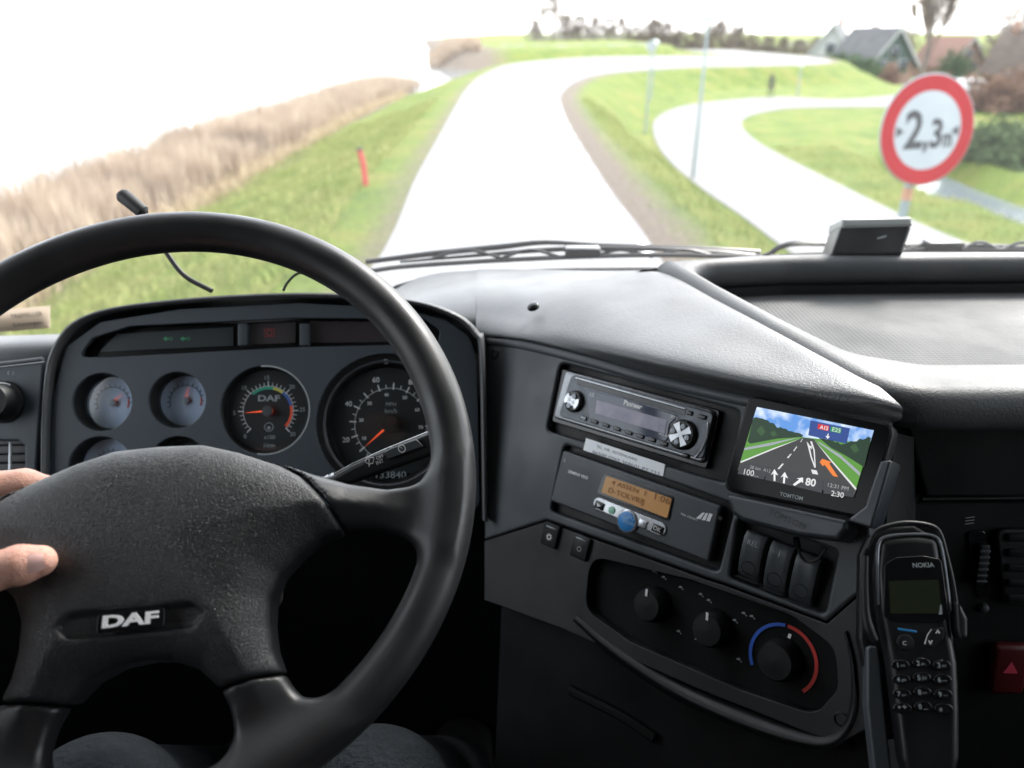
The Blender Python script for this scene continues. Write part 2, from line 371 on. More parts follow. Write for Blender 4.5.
# lower road and ditch are unprojected onto the low land
def onlow(px, py, dz=0):
    z = -4.5
    for _ in range(12): p = onz(px, py, z); z = float(zlow(p[0], p[1]))+dz-2.5
    return tuple(onz(px, py, z)[:2])
LRo = [onlow(*q) for q in [(905, 330), (840, 285), (780, 245), (740, 215), (690, 180), (662, 152), (653, 130), (658, 117), (680, 107), (720, 101), (780, 97), (880, 97), (1024, 98), (1200, 99)]]
LRi = [onlow(*q) for q in [(1190, 330), (1080, 285), (985, 250), (925, 226), (850, 190), (790, 160), (755, 140), (742, 126), (746, 118), (765, 112), (800, 108), (880, 107), (1024, 108), (1200, 110)]]
DIo = [onlow(*q, -.5) for q in [(898, 170), (940, 175), (978, 190), (1024, 207), (1120, 240)]]
DIi = [onlow(*q, -.5) for q in [(902, 181), (928, 194), (960, 207), (1024, 229), (1120, 264)]]
lowroad = LRo+LRi[::-1]; ditch = DIo+DIi[::-1]
def zfinal(X, Y):
    z = zterr(X, Y); d = polysd(X, Y, lowroad); k = sm(1-(d-.3)/2.2); z = z*(1-k)+(zlow(X, Y)-.02)*k
    d = polysd(X, Y, ditch); k = sm(1-(d)/1.2); z = z*(1-k)+(zlow(X, Y)-1.0)*k
    return z
def axis(segs):
    o = []
    for a, b, s in segs: o += list(np.arange(a, b, s))
    return np.array(o+[segs[-1][1]])
gx = axis([(-60, -14, 2.5), (-14, 16, .35), (16, 50, .8), (50, 120, 3), (120, 600, 30), (600, 4000, 200)])
gy = axis([(-60, 0, 5), (0, 32, .45), (32, 110, .8), (110, 180, 2.5), (180, 500, 12), (500, 6000, 250)])
def gridmesh(gx, gy, fz):
    X, Y = np.meshgrid(gx, gy, indexing='ij'); Z = fz(X, Y); nx, ny = X.shape
    V = np.stack([X, Y, Z], -1).reshape(-1, 3); i, j = np.meshgrid(np.arange(nx-1), np.arange(ny-1), indexing='ij'); a = (i*ny+j).ravel()
    me = bpy.data.meshes.new('g'); me.from_pydata(V.tolist(), [], np.stack([a, a+ny, a+ny+1, a+1], 1).tolist()); me.update(); return me
def terrainmat():
    m = bpy.data.materials.new('grassland'); m.use_nodes = True; t = m.node_tree; b = t.nodes['Principled BSDF']; b.inputs['Roughness'].default_value = .9; b.inputs['Specular IOR Level'].default_value = .15
    g = t.nodes.new('ShaderNodeNewGeometry')
    def noise(sc, det=5, ro=.6):
        n = t.nodes.new('ShaderNodeTexNoise'); n.inputs['Scale'].default_value = sc; n.inputs['Detail'].default_value = det; n.inputs['Roughness'].default_value = ro; t.links.new(g.outputs['Position'], n.inputs['Vector']); return n
    def ramp(n, els):
        r = t.nodes.new('ShaderNodeValToRGB'); r.color_ramp.elements.remove(r.color_ramp.elements[1])
        for i, (p, c) in enumerate(els):
            e = r.color_ramp.elements[0] if i == 0 else r.color_ramp.elements.new(p); e.position = p; e.color = tuple(c)+(1,)
        t.links.new(n, r.inputs[0]); return r
    n1 = noise(.55); n2 = noise(9, 8, .75)
    gr = ramp(n1.outputs[0], [(.3, (.088, .148, .020)), (.5, (.14, .192, .028)), (.68, (.21, .205, .045))])
    fine = ramp(n2.outputs[0], [(.3, (.35, .35, .35)), (.7, (1.35, 1.35, 1.35))])
    mu = t.nodes.new('ShaderNodeMixRGB'); mu.blend_type = 'MULTIPLY'; mu.inputs[0].default_value = 1; t.links.new(gr.outputs[0], mu.inputs[1]); t.links.new(fine.outputs[0], mu.inputs[2])
    at_ = t.nodes.new('ShaderNodeAttribute'); at_.attribute_name = 'dirt'
    ad = t.nodes.new('ShaderNodeMath'); ad.operation = 'ADD'; ad.use_clamp = True; su = t.nodes.new('ShaderNodeMath'); su.operation = 'MULTIPLY_ADD'; su.inputs[1].default_value = .9; su.inputs[2].default_value = -.45
    n3 = noise(2.5, 6); t.links.new(n3.outputs[0], su.inputs[0]); t.links.new(at_.outputs['Fac'], ad.inputs[0]); t.links.new(su.outputs[0], ad.inputs[1])
    di = ramp(n2.outputs[0], [(.3, (.085, .068, .052)), (.7, (.21, .17, .14))])
    mx = t.nodes.new('ShaderNodeMixRGB'); t.links.new(ad.outputs[0], mx.inputs[0]); t.links.new(mu.outputs[0], mx.inputs[1]); t.links.new(di.outputs[0], mx.inputs[2]); t.links.new(mx.outputs[0], b.inputs['Base Color'])
    bp = t.nodes.new('ShaderNodeBump'); bp.inputs['Distance'].default_value = .12; t.links.new(n2.outputs[0], bp.inputs['Height']); t.links.new(bp.outputs[0], b.inputs['Normal'])
    return m
me = gridmesh(gx, gy, zfinal)
Xg, Yg = np.meshgrid(gx, gy, indexing='ij'); sdc = polysd(Xg, Yg, crown)
dR = segd(Xg, Yg, Redge); dL = segd(Xg, Yg, Ledge)
dirt = np.where(dR < dL, sm(1-(sdc-.35)/.7)*(Xg < 60), sm(1-(sdc-.05)/.5)*.7)
shoreX = -8.2+.5*np.sin(Yg*.3)
dirt = np.maximum(dirt, sm((shoreX+1.2-Xg)/1.6)*(Yg < 80)*.95)
dirt = np.maximum(dirt, sm((.5-.11*(Yg-130)-Xg)/6)*(Yg > 112))
a_ = me.attributes.new('dirt', 'FLOAT', 'POINT'); a_.data.foreach_set('value', dirt.ravel())
tag(obj('ground', me, terrainmat(), ang=0), kind='structure')
asph = mat('road_asphalt', (.17, .17, .172), .85, c2=(.205, .204, .202), noise=7, bump=('noise', 60, .004), spec=.15)
asph2 = mat('lower_road_asphalt', (.15, .148, .148), .85, c2=(.19, .186, .186), noise=5, bump=('noise', 60, .004), spec=.15)
def ribbon(A, B, n, zf, dz, k=5):
    A, B = resample(A, n), resample(B, n); vs = []
    for a, b in zip(A, B):
        for j in range(k+1): p = a+(b-a)*j/k; vs.append((p[0], p[1], zf(p[0], p[1])+dz))
    fs = [(i*(k+1)+j, i*(k+1)+j+1, (i+1)*(k+1)+j+1, (i+1)*(k+1)+j) for i in range(n-1) for j in range(k)]
    return mesh_of(vs, [f[::-1] for f in fs])
# the crown road: one polygon strip between its two edges, matched point by point
def ribbon2(A, B, zf, dz, k=4, sub=6):
    A = cr([np.array(a) for a in A], sub); B = cr([np.array(b) for b in B], sub); n = min(len(A), len(B)); A, B = resample(A, 160), resample(B, 160); return ribbon(A, B, 160, zf, dz, k)
Lm = list(Ledge)
Rm = list(Redge)
def pairstrip(A, B, z, k=4, sub=8):
    A = cr([np.array(a) for a in A], sub); B = cr([np.array(b) for b in B], sub); vs = []
    if len(A) != len(B): A, B = resample(A, 150), resample(B, 150)
    for a, b in zip(A, B):
        for j in range(k+1): p = a+(b-a)*j/k; vs.append((p[0], p[1], z if not callable(z) else z(p[0], p[1])))
    n = len(A); fs = [(i*(k+1)+j, (i+1)*(k+1)+j, (i+1)*(k+1)+j+1, i*(k+1)+j+1) for i in range(n-1) for j in range(k)]
    return mesh_of(vs, [f[::-1] for f in fs])
tag(obj('road', pairstrip(Lm, Rm, .015, sub=2), asph), kind='structure')
tag(obj('side_road', pairstrip(LRo, LRi, lambda x, y: float(zlow(x, y))+.012), asph2), kind='structure')
tag(obj('far_road', pairstrip([(-2, 150), (8, 140), (20, 136), (40, 140), (60, 160)], [(-2, 158), (8, 147), (20, 143), (37, 147), (55, 166)], lambda x, y: float(zterr(x, y))+.03), asph2), kind='structure')
# edge marks painted along the right side of the crown road
mk = []
Rr = resample(Rm[17:31], 60)
for i in range(2, 58, 5):
    a, b = Rr[i], Rr[i+2]; a = a-[.16, 0]; b = b-[.16, 0]; mk.append([(a[0], a[1]), (a[0]+.1, a[1]), (b[0]+.1, b[1]), (b[0], b[1])])
wm = Plane((0, 0, 0), (1, 0, 0), (0, 0, 1))
tag(obj('road_marking', flat(wm, mk, .021), mat('road_paint', (.8, .8, .78), .6)), kind='structure')
water = mat('lake_water', (.10, .12, .13), .12, c2=(.12, .14, .15), noise=.1, bump=('noise', .8, .03), ior=1.33)
sea = mesh_of([(-4000, -60, -2.3), (-2.2, -60, -2.3), (-2.2, 150, -2.3), (-240, 4000, -2.3), (-600, 8900, -2.3), (-4000, 8900, -2.3)], [(0, 1, 2, 3, 4, 5)])
tag(obj('lake_water', sea, water), kind='structure')
tag(obj('ditch_water', pairstrip(DIo, DIi, lambda x, y: float(zlow(x, y))-.52), water), kind='structure')

# reeds: one belt nobody could count
def blades(spots, wd, ht, lean, seedn):
    rng = np.random.RandomState(seedn); n = len(spots); x, y, z, h = spots.T
    a = rng.uniform(0, np.pi, n); dx, dy = np.cos(a)*wd/2, np.sin(a)*wd/2; lx, ly = rng.normal(0, lean, n)*h, rng.normal(0, lean, n)*h
    V = np.stack([np.stack([x-dx, y-dy, z], 1), np.stack([x+dx, y+dy, z], 1), np.stack([x+dx*.8+lx*.5, y+dy*.8+ly*.5, z+h*.6], 1), np.stack([x-dx*.8+lx*.5, y-dy*.8+ly*.5, z+h*.6], 1), np.stack([x+lx, y+ly, z+h], 1)], 1).reshape(-1, 3)
    k = np.arange(n)*5; f = [(i, i+1, i+2, i+3) for i in k]+[(i+3, i+2, i+4) for i in k]
    me = bpy.data.meshes.new('b'); me.from_pydata(V.tolist(), [], f); me.update(); return me
def leafmat(name, c, c2, sc=1.5):
    m = mat(name, c, .8, c2=c2, noise=sc, spec=.2)
    return m
rng = np.random.RandomState(3)
def reedspots(n, y0, y1, x0, x1, hm):
    y = y0+(y1-y0)*rng.rand(n)**1.3; cl = .5+.5*np.sin(y*1.1+2*np.sin(y*.37)); x = x0+(x1-x0)*rng.rand(n)
    cl = np.clip(cl+.5*np.sin(y*2.7+x*1.9), 0, 1); keep = rng.rand(n) < (.3+.7*cl)*sm((92-y)/25); x, y, cl = x[keep], y[keep], cl[keep]; z = np.maximum(zterr(x, y), -2.45); h = hm*(.42+.42*rng.rand(len(x))+.34*cl)*(.45+.55*sm((95-y)/30))*(.72+.28*np.sin((x-x0)/(x1-x0)*np.pi)); return np.stack([x, y, z, h], 1)
sp = np.concatenate([reedspots(26000, 3, 34, -13.6, -9.0, 1.9), reedspots(26000, 30, 118, -14.2, -8.9, 2.0)])
o = obj('reeds', blades(sp, .045, 1, .09, 5), leafmat('reed_straw', (.34, .26, .195), (.54, .44, .34), .9), ang=False); tag(o, 'tall dry tan reeds along the lake shore', 'reeds', kind='stuff')
y = 125+45*rng.rand(7000); x = -8.5-.11*(y-130)+rng.rand(7000)*8-4.5; sp = np.stack([x, y, np.maximum(zterr(x, y), -2.4), 1.3+.6*rng.rand(7000)], 1)
o = obj('reeds', blades(sp, .12, 1, .08, 6), bpy.data.materials['reed_straw'], ang=False); tag(o, 'brown reed fringe on the distant spit of land', 'reeds', kind='stuff')
# grass tufts on the near slopes
def scatter(n, x0, x1, y0, y1, cond):
    x = x0+(x1-x0)*rng.rand(n); y = y0+(y1-y0)*rng.rand(n)**1.5; s = polysd(x, y, crown); l = polysd(x, y, lowroad); k = cond(x, y, s) & (s > .9) & (l > .2); x, y = x[k], y[k]
    z = zfinal(x, y)
    return np.stack([x, y, z-.01, .05+.13*rng.rand(len(x))**2], 1)
sp = np.concatenate([scatter(52000, -9, -2.2, 5, 34, lambda x, y, s: x > -9), scatter(46000, 2.6, 14, 6, 34, lambda x, y, s: zlow(x, y) > -9)])
o = obj('grass', blades(sp, .022, 1, .35, 7), leafmat('grass_blades', (.20, .25, .06), (.34, .33, .13), 1.2), ang=False); tag(o, 'green winter grass on the slopes of the dike', 'grass', kind='stuff')
y = 4+60*rng.rand(9000)**1.4; x = -9.3+1.6*rng.rand(9000)-.5; sp = np.stack([x, y, zterr(x, y), .2+.45*rng.rand(9000)], 1)
o = obj('dry_grass', blades(sp, .03, 1, .4, 8), leafmat('dry_grass_blades', (.40, .31, .19), (.55, .45, .3), 2), ang=False); tag(o, 'flattened dry grass between the reeds and the green slope', 'dry grass', kind='stuff')

# trees
def tree_mesh(h, spread, n0, seedn, upright=.5, depth=4, r0=.12, tw=.022):
    rg = random.Random(seedn); vs, fs = [], []
    def seg(a, b, ra, rb):
        t = unit(b-a); u = unit(np.cross(t, [.3, .9, .1])); v = np.cross(t, u); k = len(vs); ra = max(ra, tw); rb = max(rb, tw)
        for p, r_ in ((a, ra), (b, rb)):
            for q in range(3): an = q*2.094; vs.append(p+r_*(math.cos(an)*u+math.sin(an)*v))
        for q in range(3): fs.append((k+q, k+(q+1) % 3, k+3+(q+1) % 3, k+3+q))
    def grow(a, d, L, r_, lev):
        b = a+d*L; seg(a, b, r_, r_*.6)
        if lev == 0: return
        for i in range(n0 if lev > 1 else n0+2):
            f = rg.uniform(.35, 1); nd = unit(d*(.75 if upright < .85 else 1.3)+np.array([rg.gauss(0, spread), rg.gauss(0, spread), rg.gauss(.1, spread*.7)])); grow(a+(b-a)*f, nd, L*rg.uniform(.5, .85), r_*.5, lev-1)
    top = np.array([0, 0, h*.72])
    for i in range(13):
        f = .1+.9*i/12; az = i*2.4+rg.random(); el = (.25+.9*f)*(.6+.8*upright); d = unit(np.array([math.cos(az), math.sin(az), el*1.1])) if upright < .85 else unit(np.array([math.cos(az)*.25, math.sin(az)*.25, 1.])); grow(top*f, d, h*.30*(1.15-.5*f), r0*.45*(1.2-f), depth-1)
    return vs, fs
bark = mat('bark', (.10, .085, .07), .9, bump=('noise', 20, .02), c2=(.16, .13, .11), noise=3)
twig = leafmat('bare_twigs', (.12, .09, .075), (.20, .16, .135), .4)
def make_tree(loc, h, sp_, n0, seedn, up, label, group='bare winter trees beyond the dike', r0=.22, depth=4):
    t = thing('bare_tree', loc, label, 'tree', group); vs, fs = tree_mesh(h, sp_, n0, seedn, up, depth, r0, .03)
    obj('crown', mesh_of([v+np.array(loc) for v in vs], fs), twig, t, ang=False)
    obj('trunk', tube([np.array(loc)+[0, 0, -.3], np.array(loc)+[.02*h, 0, h*.35], np.array(loc)+[0, 0, h*.8]], [r0*1.5, r0, r0*.3], 7), bark, t)
    return t
def copy_thing(t, loc, sc, rz, label):
    c = t.copy(); COL.objects.link(c); c.location = Vector([float(q) for q in loc]); c.scale = (sc,)*3; c.rotation_euler = (0, 0, rz); c['label'] = label
    for ch in list(t.children):
        d = ch.copy(); COL.objects.link(d); d.parent = c
    return c
def ground_at(px, dist):
    x = (px-512)/FOC*(dist*math.cos(PITCH)+2.2*math.sin(PITCH)); return np.array([x, dist, float(zfinal(x, dist))])
protos = [make_tree(ground_at(552, 215), 12, .55, 5, 11, .7, 'tallest bare tree at the left end of the distant tree line'),
          make_tree(ground_at(655, 205), 8, .8, 5, 12, .45, 'bare rounded tree in the distant row above the far dike, behind the round road sign'),
          make_tree(ground_at(722, 190), 9, .7, 5, 13, .55, 'bare spreading tree behind the street lamp on the far dike')]
tl = [(535, 230, 1, .7), (566, 225, 2, .75), (580, 215, 1, .8), (594, 228, 2, .7), (608, 220, 1, .72), (622, 214, 2, .65), (634, 222, 1, .75), (646, 216, 2, .8), (668, 210, 1, .95), (682, 215, 2, .75), (695, 205, 1, .8), (708, 210, 2, .85), (738, 195, 1, 1), (752, 205, 2, .7), (768, 200, 1, .7), (784, 205, 2, .6), (800, 198, 1, .6), (815, 205, 2, .6), (900, 150, 1, .9)]
lab = ['leftmost', 'second', 'third', 'fourth', 'fifth', 'sixth', 'seventh', 'eighth', 'ninth', 'tenth', 'eleventh', 'twelfth', 'thirteenth', 'fourteenth', 'fifteenth', 'sixteenth', 'seventeenth', 'eighteenth']
for i, (px_, ds, k, sc) in enumerate(tl):
    l_ = ('bare tree %s from the left among the lower trees of the far row' % lab[i]) if i < 18 else 'bare tree standing between the two houses, left of the poplar'
    if i == 0: l_ = 'leftmost of the lower bare trees in the far row'
    copy_thing(protos[k], ground_at(px_, ds), sc, i*1.3, l_)
make_tree(ground_at(925, 88), 12.5, .2, 5, 21, .9, 'tall narrow bare poplar rising behind the height of the round sign', 'bare winter trees beyond the dike', .16)
copy_thing(protos[2], ground_at(1016, 112), 1.15, 2, 'bare tree rising at the right edge above the brown roof')
copy_thing(protos[1], ground_at(868, 128), .9, 1, 'bare bushy tree directly behind the roof of the green-gabled house')
def bush_mesh(loc, rx, ry, rz_, n, ls, seedn):
    rg = np.random.RandomState(seedn); p = rg.normal(size=(n, 3)); p /= np.linalg.norm(p, axis=1)[:, None]; rr = rg.rand(n)**.4*(.75+.3*np.sin(p[:, 0]*5+seedn)*np.cos(p[:, 2]*4+p[:, 1]*6)); p = p*rr[:, None]*[rx, ry, rz_]; p[:, 2] = np.abs(p[:, 2]+rz_*.3); p += loc
    a = rg.normal(size=(n, 3)); b = rg.normal(size=(n, 3)); a /= np.linalg.norm(a, axis=1)[:, None]; b /= np.linalg.norm(b, axis=1)[:, None]
    V = np.stack([p-a*ls, p+b*ls, p+a*ls, p-b*ls*.7], 1).reshape(-1, 3); k = np.arange(n)*4
    return mesh_of(V, np.stack([k, k+1, k+2, k+3], 1))
evg = leafmat('evergreen_leaves', (.025, .06, .02), (.07, .12, .045), .8); brn = leafmat('russet_twigs', (.13, .07, .045), (.22, .13, .09), .8); gre = leafmat('dull_green_leaves', (.05, .085, .03), (.10, .14, .06), .8)
def bush(px, dist, rx, rz_, m, label, n=2600, ls=.16, name='bush', cat='bush', ry=None, seedn=0):
    g = ground_at(px, dist); t = thing(name, g, label, cat); obj('foliage', bush_mesh(g, rx, ry or rx, rz_, n, ls, seedn+int(px)), m, t, ang=False)
    ms = [tube([g+[.1*rx*math.cos(q), .1*rx*math.sin(q), -.2], g+[.45*rx*math.cos(q), .45*rx*math.sin(q), rz_*.8]], [.05, .015], 5) for q in (0, 1.6, 3.1, 4.7)]
    obj('stem', join(ms), bark, t); return t
fw = []
for q in range(90):
    px_ = 530+3.6*q+rng.rand()*3; g_ = ground_at(px_, 235+20*rng.rand()); fw.append(bush_mesh(g_, 3.2, 3.2, 1.2+2.6*rng.rand()**2, 130, .2, q))
tag(obj('far_wood', join(fw), leafmat('hazed_far_twigs', (.19, .17, .17), (.33, .30, .29), .1), ang=False), 'low grey brown wood along the horizon behind the bare trees', 'wood', kind='stuff')  # twig colour made paler to paint in the distance haze
bush(1003, 31, 2.1, 1.2, gre, 'dark green shrub on the bank right of the ditch', 5000, .09)
bush(1010, 46, 3.0, 1.9, brn, 'russet brown bush behind the dark green shrub', 5000, .12)
bush(1034, 30, 2.2, 1.6, gre, 'green shrub cut by the right edge of the picture', 4000, .09)
bush(862, 92, 3.0, 1.9, evg, 'dark evergreen bush in front of the green-gabled house', 3000, .16)
bush(840, 96, 2.0, 1.6, evg, 'smaller evergreen bush at the left corner of the green-gabled house', 2000, .16)
bush(958, 108, 2.3, 3.6, evg, 'rounded dark evergreen tree right of the poplar', 2600, .2, 'evergreen_tree', 'tree')
bush(893, 85, 1.3, 1.6, brn, 'brown bare shrub between the green-gabled house and the poplar', 1600, .12)
bush(945, 76, 2.0, 1.5, brn, 'brown garden shrub behind the round sign', 2000, .13)
bush(1008, 70, 1.0, .9, evg, 'small green shrub before the brown-roofed house', 1200, .1)

# houses
rooft = mat('dark_roof_tiles', (.04, .044, .05), .7, bump=('wave', 6, .03), c2=(.065, .07, .078), noise=1); roofb = mat('brown_roof_tiles', (.10, .075, .06), .8, bump=('wave', 6, .03), c2=(.14, .10, .08), noise=1)
roofr = mat('orange_roof_tiles', (.20, .10, .075), .8, bump=('wave', 6, .03)); brick = mat('brown_brick', (.22, .13, .10), .85, c2=(.28, .17, .13), noise=3, bump=('noise', 30, .01)); wht = mat('white_boards', (.36, .37, .37), .6)
gboard = mat('green_boards', (.04, .075, .065), .6); wdark = mat('window_glass', (.04, .05, .06), .08)
def house(px, dist, w_, d_, hw, hr, rz, rm, gm, label, name='house', chim=True, dz=0):
    g = ground_at(px, dist)+[0, 0, dz]; t = thing(name, g, label, 'house')
    c, s = math.cos(rz), math.sin(rz); P = Plane(g, (c, s, 0), (0, 0, 1))       # gable faces -ey
    def X(me): return to_plane(me, P)
    obj('wall', X(mesh_of([(-w_/2, -d_/2, -.5), (w_/2, -d_/2, -.5), (w_/2, d_/2, -.5), (-w_/2, d_/2, -.5), (-w_/2, -d_/2, hw), (w_/2, -d_/2, hw), (w_/2, d_/2, hw), (-w_/2, d_/2, hw)], [(0, 1, 5, 4), (1, 2, 6, 5), (2, 3, 7, 6), (3, 0, 4, 7)])), brick, t, ang=0)
    for q in (-1, 1): obj('gable', X(mesh_of([(-w_/2, q*(d_/2+.02), hw), (w_/2, q*(d_/2+.02), hw), (0, q*(d_/2+.02), hr)], [(0, 1, 2)])), gm, t, ang=0)
    e = .5; k = (hr-hw)/(w_/2); vs = []
    for sx in (-1, 1):
        for z_ in (0, .18): vs += [(sx*(w_/2+e), -d_/2-e, hw-e*k+z_), (sx*(w_/2+e), d_/2+e, hw-e*k+z_), (0, d_/2+e, hr+z_+.02*sx), (0, -d_/2-e, hr+z_+.02*sx)]
    fs = []
    for q in (0, 8): fs += [(q, q+1, q+2, q+3), (q+4, q+5, q+6, q+7), (q, q+1, q+5, q+4), (q, q+3, q+7, q+4), (q+1, q+2, q+6, q+5)]
    rf = obj('roof', X(mesh_of(vs, fs)), rm, t, ang=0)
    if chim: obj('chimney', X(box((-.35, d_/2-1.2, hr-.6), (.35, d_/2-.5, hr+1.0))), brick, rf, ang=0)
    for sx in (-1, 1):      # white barge boards
        obj('barge_board', X(mesh_of([(sx*(w_/2+e), -d_/2-e-.05, hw-e*k-.1), (sx*(w_/2+e), -d_/2-e-.05, hw-e*k+.3), (0, -d_/2-e-.05, hr+.3), (0, -d_/2-e-.05, hr-.2)], [(0, 1, 2, 3)])), wht, t, ang=0)
    for wx, wz, ww, wh_ in ((-w_*.26, .9, 1.2, 1.3), (w_*.24, .9, 1.2, 1.3), (0, hw+.4, 1.1, 1.2)):
        f_ = obj('window', X(box((wx-ww/2-.1, -d_/2-.08, wz-.1), (wx+ww/2+.1, -d_/2-.03, wz+wh_+.1))), wht, t, ang=0); obj('pane', X(box((wx-ww/2, -d_/2-.1, wz), (wx+ww/2, -d_/2-.085, wz+wh_))), wdark, f_, ang=0)
    return t
house(834, 118, 5.6, 8, 2.2, 6.2, R(-28), rooft, wht, 'dark-roofed house with white gable behind the end of the grassy dike', dz=.6)
house(872, 102, 6.0, 8, 2.0, 5.6, R(14), rooft, gboard, 'house with green gable boards edged in white, left of the poplar', chim=False, dz=.4)
house(1046, 92, 7.4, 9, 2.2, 6.2, R(38), roofb, wht, 'large brown-roofed house with white gable at the right edge')
house(950, 122, 6.0, 7, 2.2, 5.6, R(20), roofr, brick, 'small house with orange roof behind the poplar', chim=False)

# street lamp, posts, signs
galv = mat('galvanised_steel', (.26, .31, .33), .45, metal=.6, blotch=6); lampc = mat('pale_green_lamp', (.45, .55, .50), .4)
def post(px_b, py_b, py_t, r_, kind, label, name, cat):
    b = np.array(list(onlow(px_b, py_b))+[0.]) if kind != 'dike' else hitterr(px_b, py_b, -3.2)
    b[2] = float(zfinal(b[0], b[1])); r0 = ray(px_b, py_t); k = (b[1])/r0[1]
    top = EYE[2]+r0[2]*k; t = thing(name, b, label, cat); H = top-b[2]
    obj('pole', tube([b+[0, 0, -.3], b+[0, 0, H*.5], b+[0, 0, H]], [r_*1.2, r_, r_*.7], 10), galv, t); return t, b, H
t, b, H = post(693, 178, 20, .055, 'low', 'tall street lamp with small head beside the lower road', 'street_lamp', 'street lamp')
Pz = Plane(b+[0, 0, H], (1, 0, 0), (0, 0, 1))
obj('lamp_head', lathe(Pz, 0, 0, [(.04, -.25), (.09, -.2), (.20, .0), (.22, .12), (.12, .2), (0, .22)], 16), lampc, t)
obj('lamp_diffuser', lathe(Pz, 0, 0, [(.10, -.19), (.17, -.06), (.195, -.01)], 16), M['white'], t)
t, b, H = post(797, 97, 66, .05, 'low', 'short pale post at the far edge of the lower road', 'roadside_post', 'post')
obj('cap', lathe(Plane(b+[0, 0, H], (1, 0, 0), (0, 0, 1)), 0, 0, [(.06, -.05), (.12, 0), (.1, .12), (0, .16)], 12), lampc, t)
t, b, H = post(646, 122, 40, .045, 'dike', 'slim post with small round white plate on the inner slope of the dike', 'road_sign', 'road sign')
Pz = Plane(b+[0, -.06, H-.25], (1, 0, 0), (0, -1, 0)); obj('sign_plate', lathe(Pz, 0, 0, [(0, .0), (.24, 0), (.24, .02), (0, .022)], 24), M['dimw'], t); obj('clamp', box(b+[-.1, -.05, H-.3], b+[.1, .03, H-.24]), galv, t)
t, b, H = post(651, 100, 44, .05, 'dike', 'slim pale street lamp farther along the dike bend', 'street_lamp', 'street lamp')
obj('lamp_head', lathe(Plane(b+[0, 0, H], (1, 0, 0), (0, 0, 1)), 0, 0, [(.05, -.2), (.25, .0), (.25, .12), (0, .25)], 14), lampc, t)
# red marker post on the left slope
b = hitterr(366, 184, -3.0); t = thing('marker_post', b, 'short leaning red marker post on the grass left of the road', 'post')
obj('post_body', tube([b+[0, 0, -.2], b+[-.02, 0, .35], b+[-.07, 0, .62]], [.05, .05, .048], 10), mat('red_marker', (.42, .05, .05), .5), t)
obj('cap', lathe(Plane(b+[-.07, 0, .62], (1, 0, 0), (-.1, 0, 1)), 0, 0, [(.054, -.03), (.052, .012), (0, .02)], 12), M['rubber'], t)
# width sign 2.3 m
C = EYE+np.array([3.18, 6.10, -.68]); SP = Plane(C, (math.cos(R(11.6)), math.sin(R(11.6)), 0), (math.sin(R(11.6)), -math.cos(R(11.6)), .119))
base = np.array([C[0]+.02, C[1]+.13, float(zfinal(C[0], C[1]))]); t = thing('width_limit_sign', base, 'round red and white width limit sign reading 2.3 m on a steel pole', 'road sign')
sred = mat('sign_red', (.29, .004, .009), .6, spec=.2, c2=(.32, .006, .012), noise=4); swh = mat('sign_white', (.36, .39, .42), .6, spec=.2, c2=(.32, .35, .38), noise=3)
pl_ = obj('sign_plate', lathe(SP, 0, 0, [(0, -.004), (.405, -.004), (.41, .0), (.405, .004), (0, .004)], 72), galv, t)
obj('red_border', flat(SP, [arcband(0, 0, .288, .4, 0, 180, 40), arcband(0, 0, .288, .4, 180, 360, 40)], .0065), sred, pl_, ang=False)
obj('white_field', flat(SP, [circ(0, 0, .288, 64)], .0062), swh, pl_, ang=False)
blk = mat('sign_black', (.02, .022, .028), .5)
def sT(s, u0, u1, v, bold=.02): return txt(SP, s, (u0, v), (u1, v), .0085, 0, bold, px=False)
obj('lettering', join([txt(SP, '2', (-.195, -.125), (-.035, -.12), .0085, 0, .025, hs=1.15, px=False), txt(SP, ',', (-.055, -.12), (.045, -.12), .0085, 0, .03, hs=1.3, px=False), txt(SP, '3', (.025, -.12), (.135, -.12), .0085, 0, .03, hs=1.2, px=False), txt(SP, 'm', (.145, -.12), (.225, -.118), .0085, 0, .03, hs=1.7, px=False)]), blk, pl_, ang=False)
obj('width_arrow', flat(SP, [[(-.27, .035), (-.27, -.045), (-.205, -.005)], [(.27, .035), (.27, -.045), (.205, -.005)]], .0085), blk, pl_, ang=False)
obj('pole', tube([base+[0, 0, -.4], np.array([C[0]+.02, C[1]+.13, C[2]+.30])], .036, 14), galv, t)
obj('sticker', lathe(Plane(np.array([C[0]+.02, C[1]+.13, C[2]-.50]), (1, 0, 0), (0, 0, 1)), 0, 0, [(.0395, -.05), (.0395, .05)], 14), mat('orange_sticker', (.42, .22, .14), .5), t)
obj('bracket', join([box((C[0]-.09, C[1]+.035, C[2]+.12), (C[0]+.09, C[1]+.11, C[2]+.16)), box((C[0]-.09, C[1]+.01, C[2]-.2), (C[0]+.09, C[1]+.10, C[2]-.16))]), galv, t)
# parked car
g = ground_at(974, 74); t = thing('parked_car', g, 'white car parked before the brown-roofed house', 'car'); PC = Plane(g, (1, .25, 0), (0, 0, 1)); cpaint = mat('white_car_paint', (.7, .72, .74), .25, coat=1)
prof = [(-2, .35), (-2.05, .75), (-1.3, .9), (-.7, 1.4), (.7, 1.42), (1.5, .95), (2.0, .85), (2.05, .35)]
PX = Plane(g-PC.ey*.8, PC.ex, -PC.ey); obj('body', plate(PX, prof, -1.6, 0, .12), cpaint, t)
obj('windows', flat(PX, [[(-1.15, .92), (-.65, 1.33), (.62, 1.35), (1.25, .95)]], .004), wdark, t)
for q in (-1.3, 1.3):
    for s_ in (-1.55, -.02): obj('wheel', lathe(PX, q, .33, [(0, s_+.03), (.2, s_+.03), (.33, s_+.02), (.33, s_-.15), (0, s_-.15)], 18), M['rubber'], t)
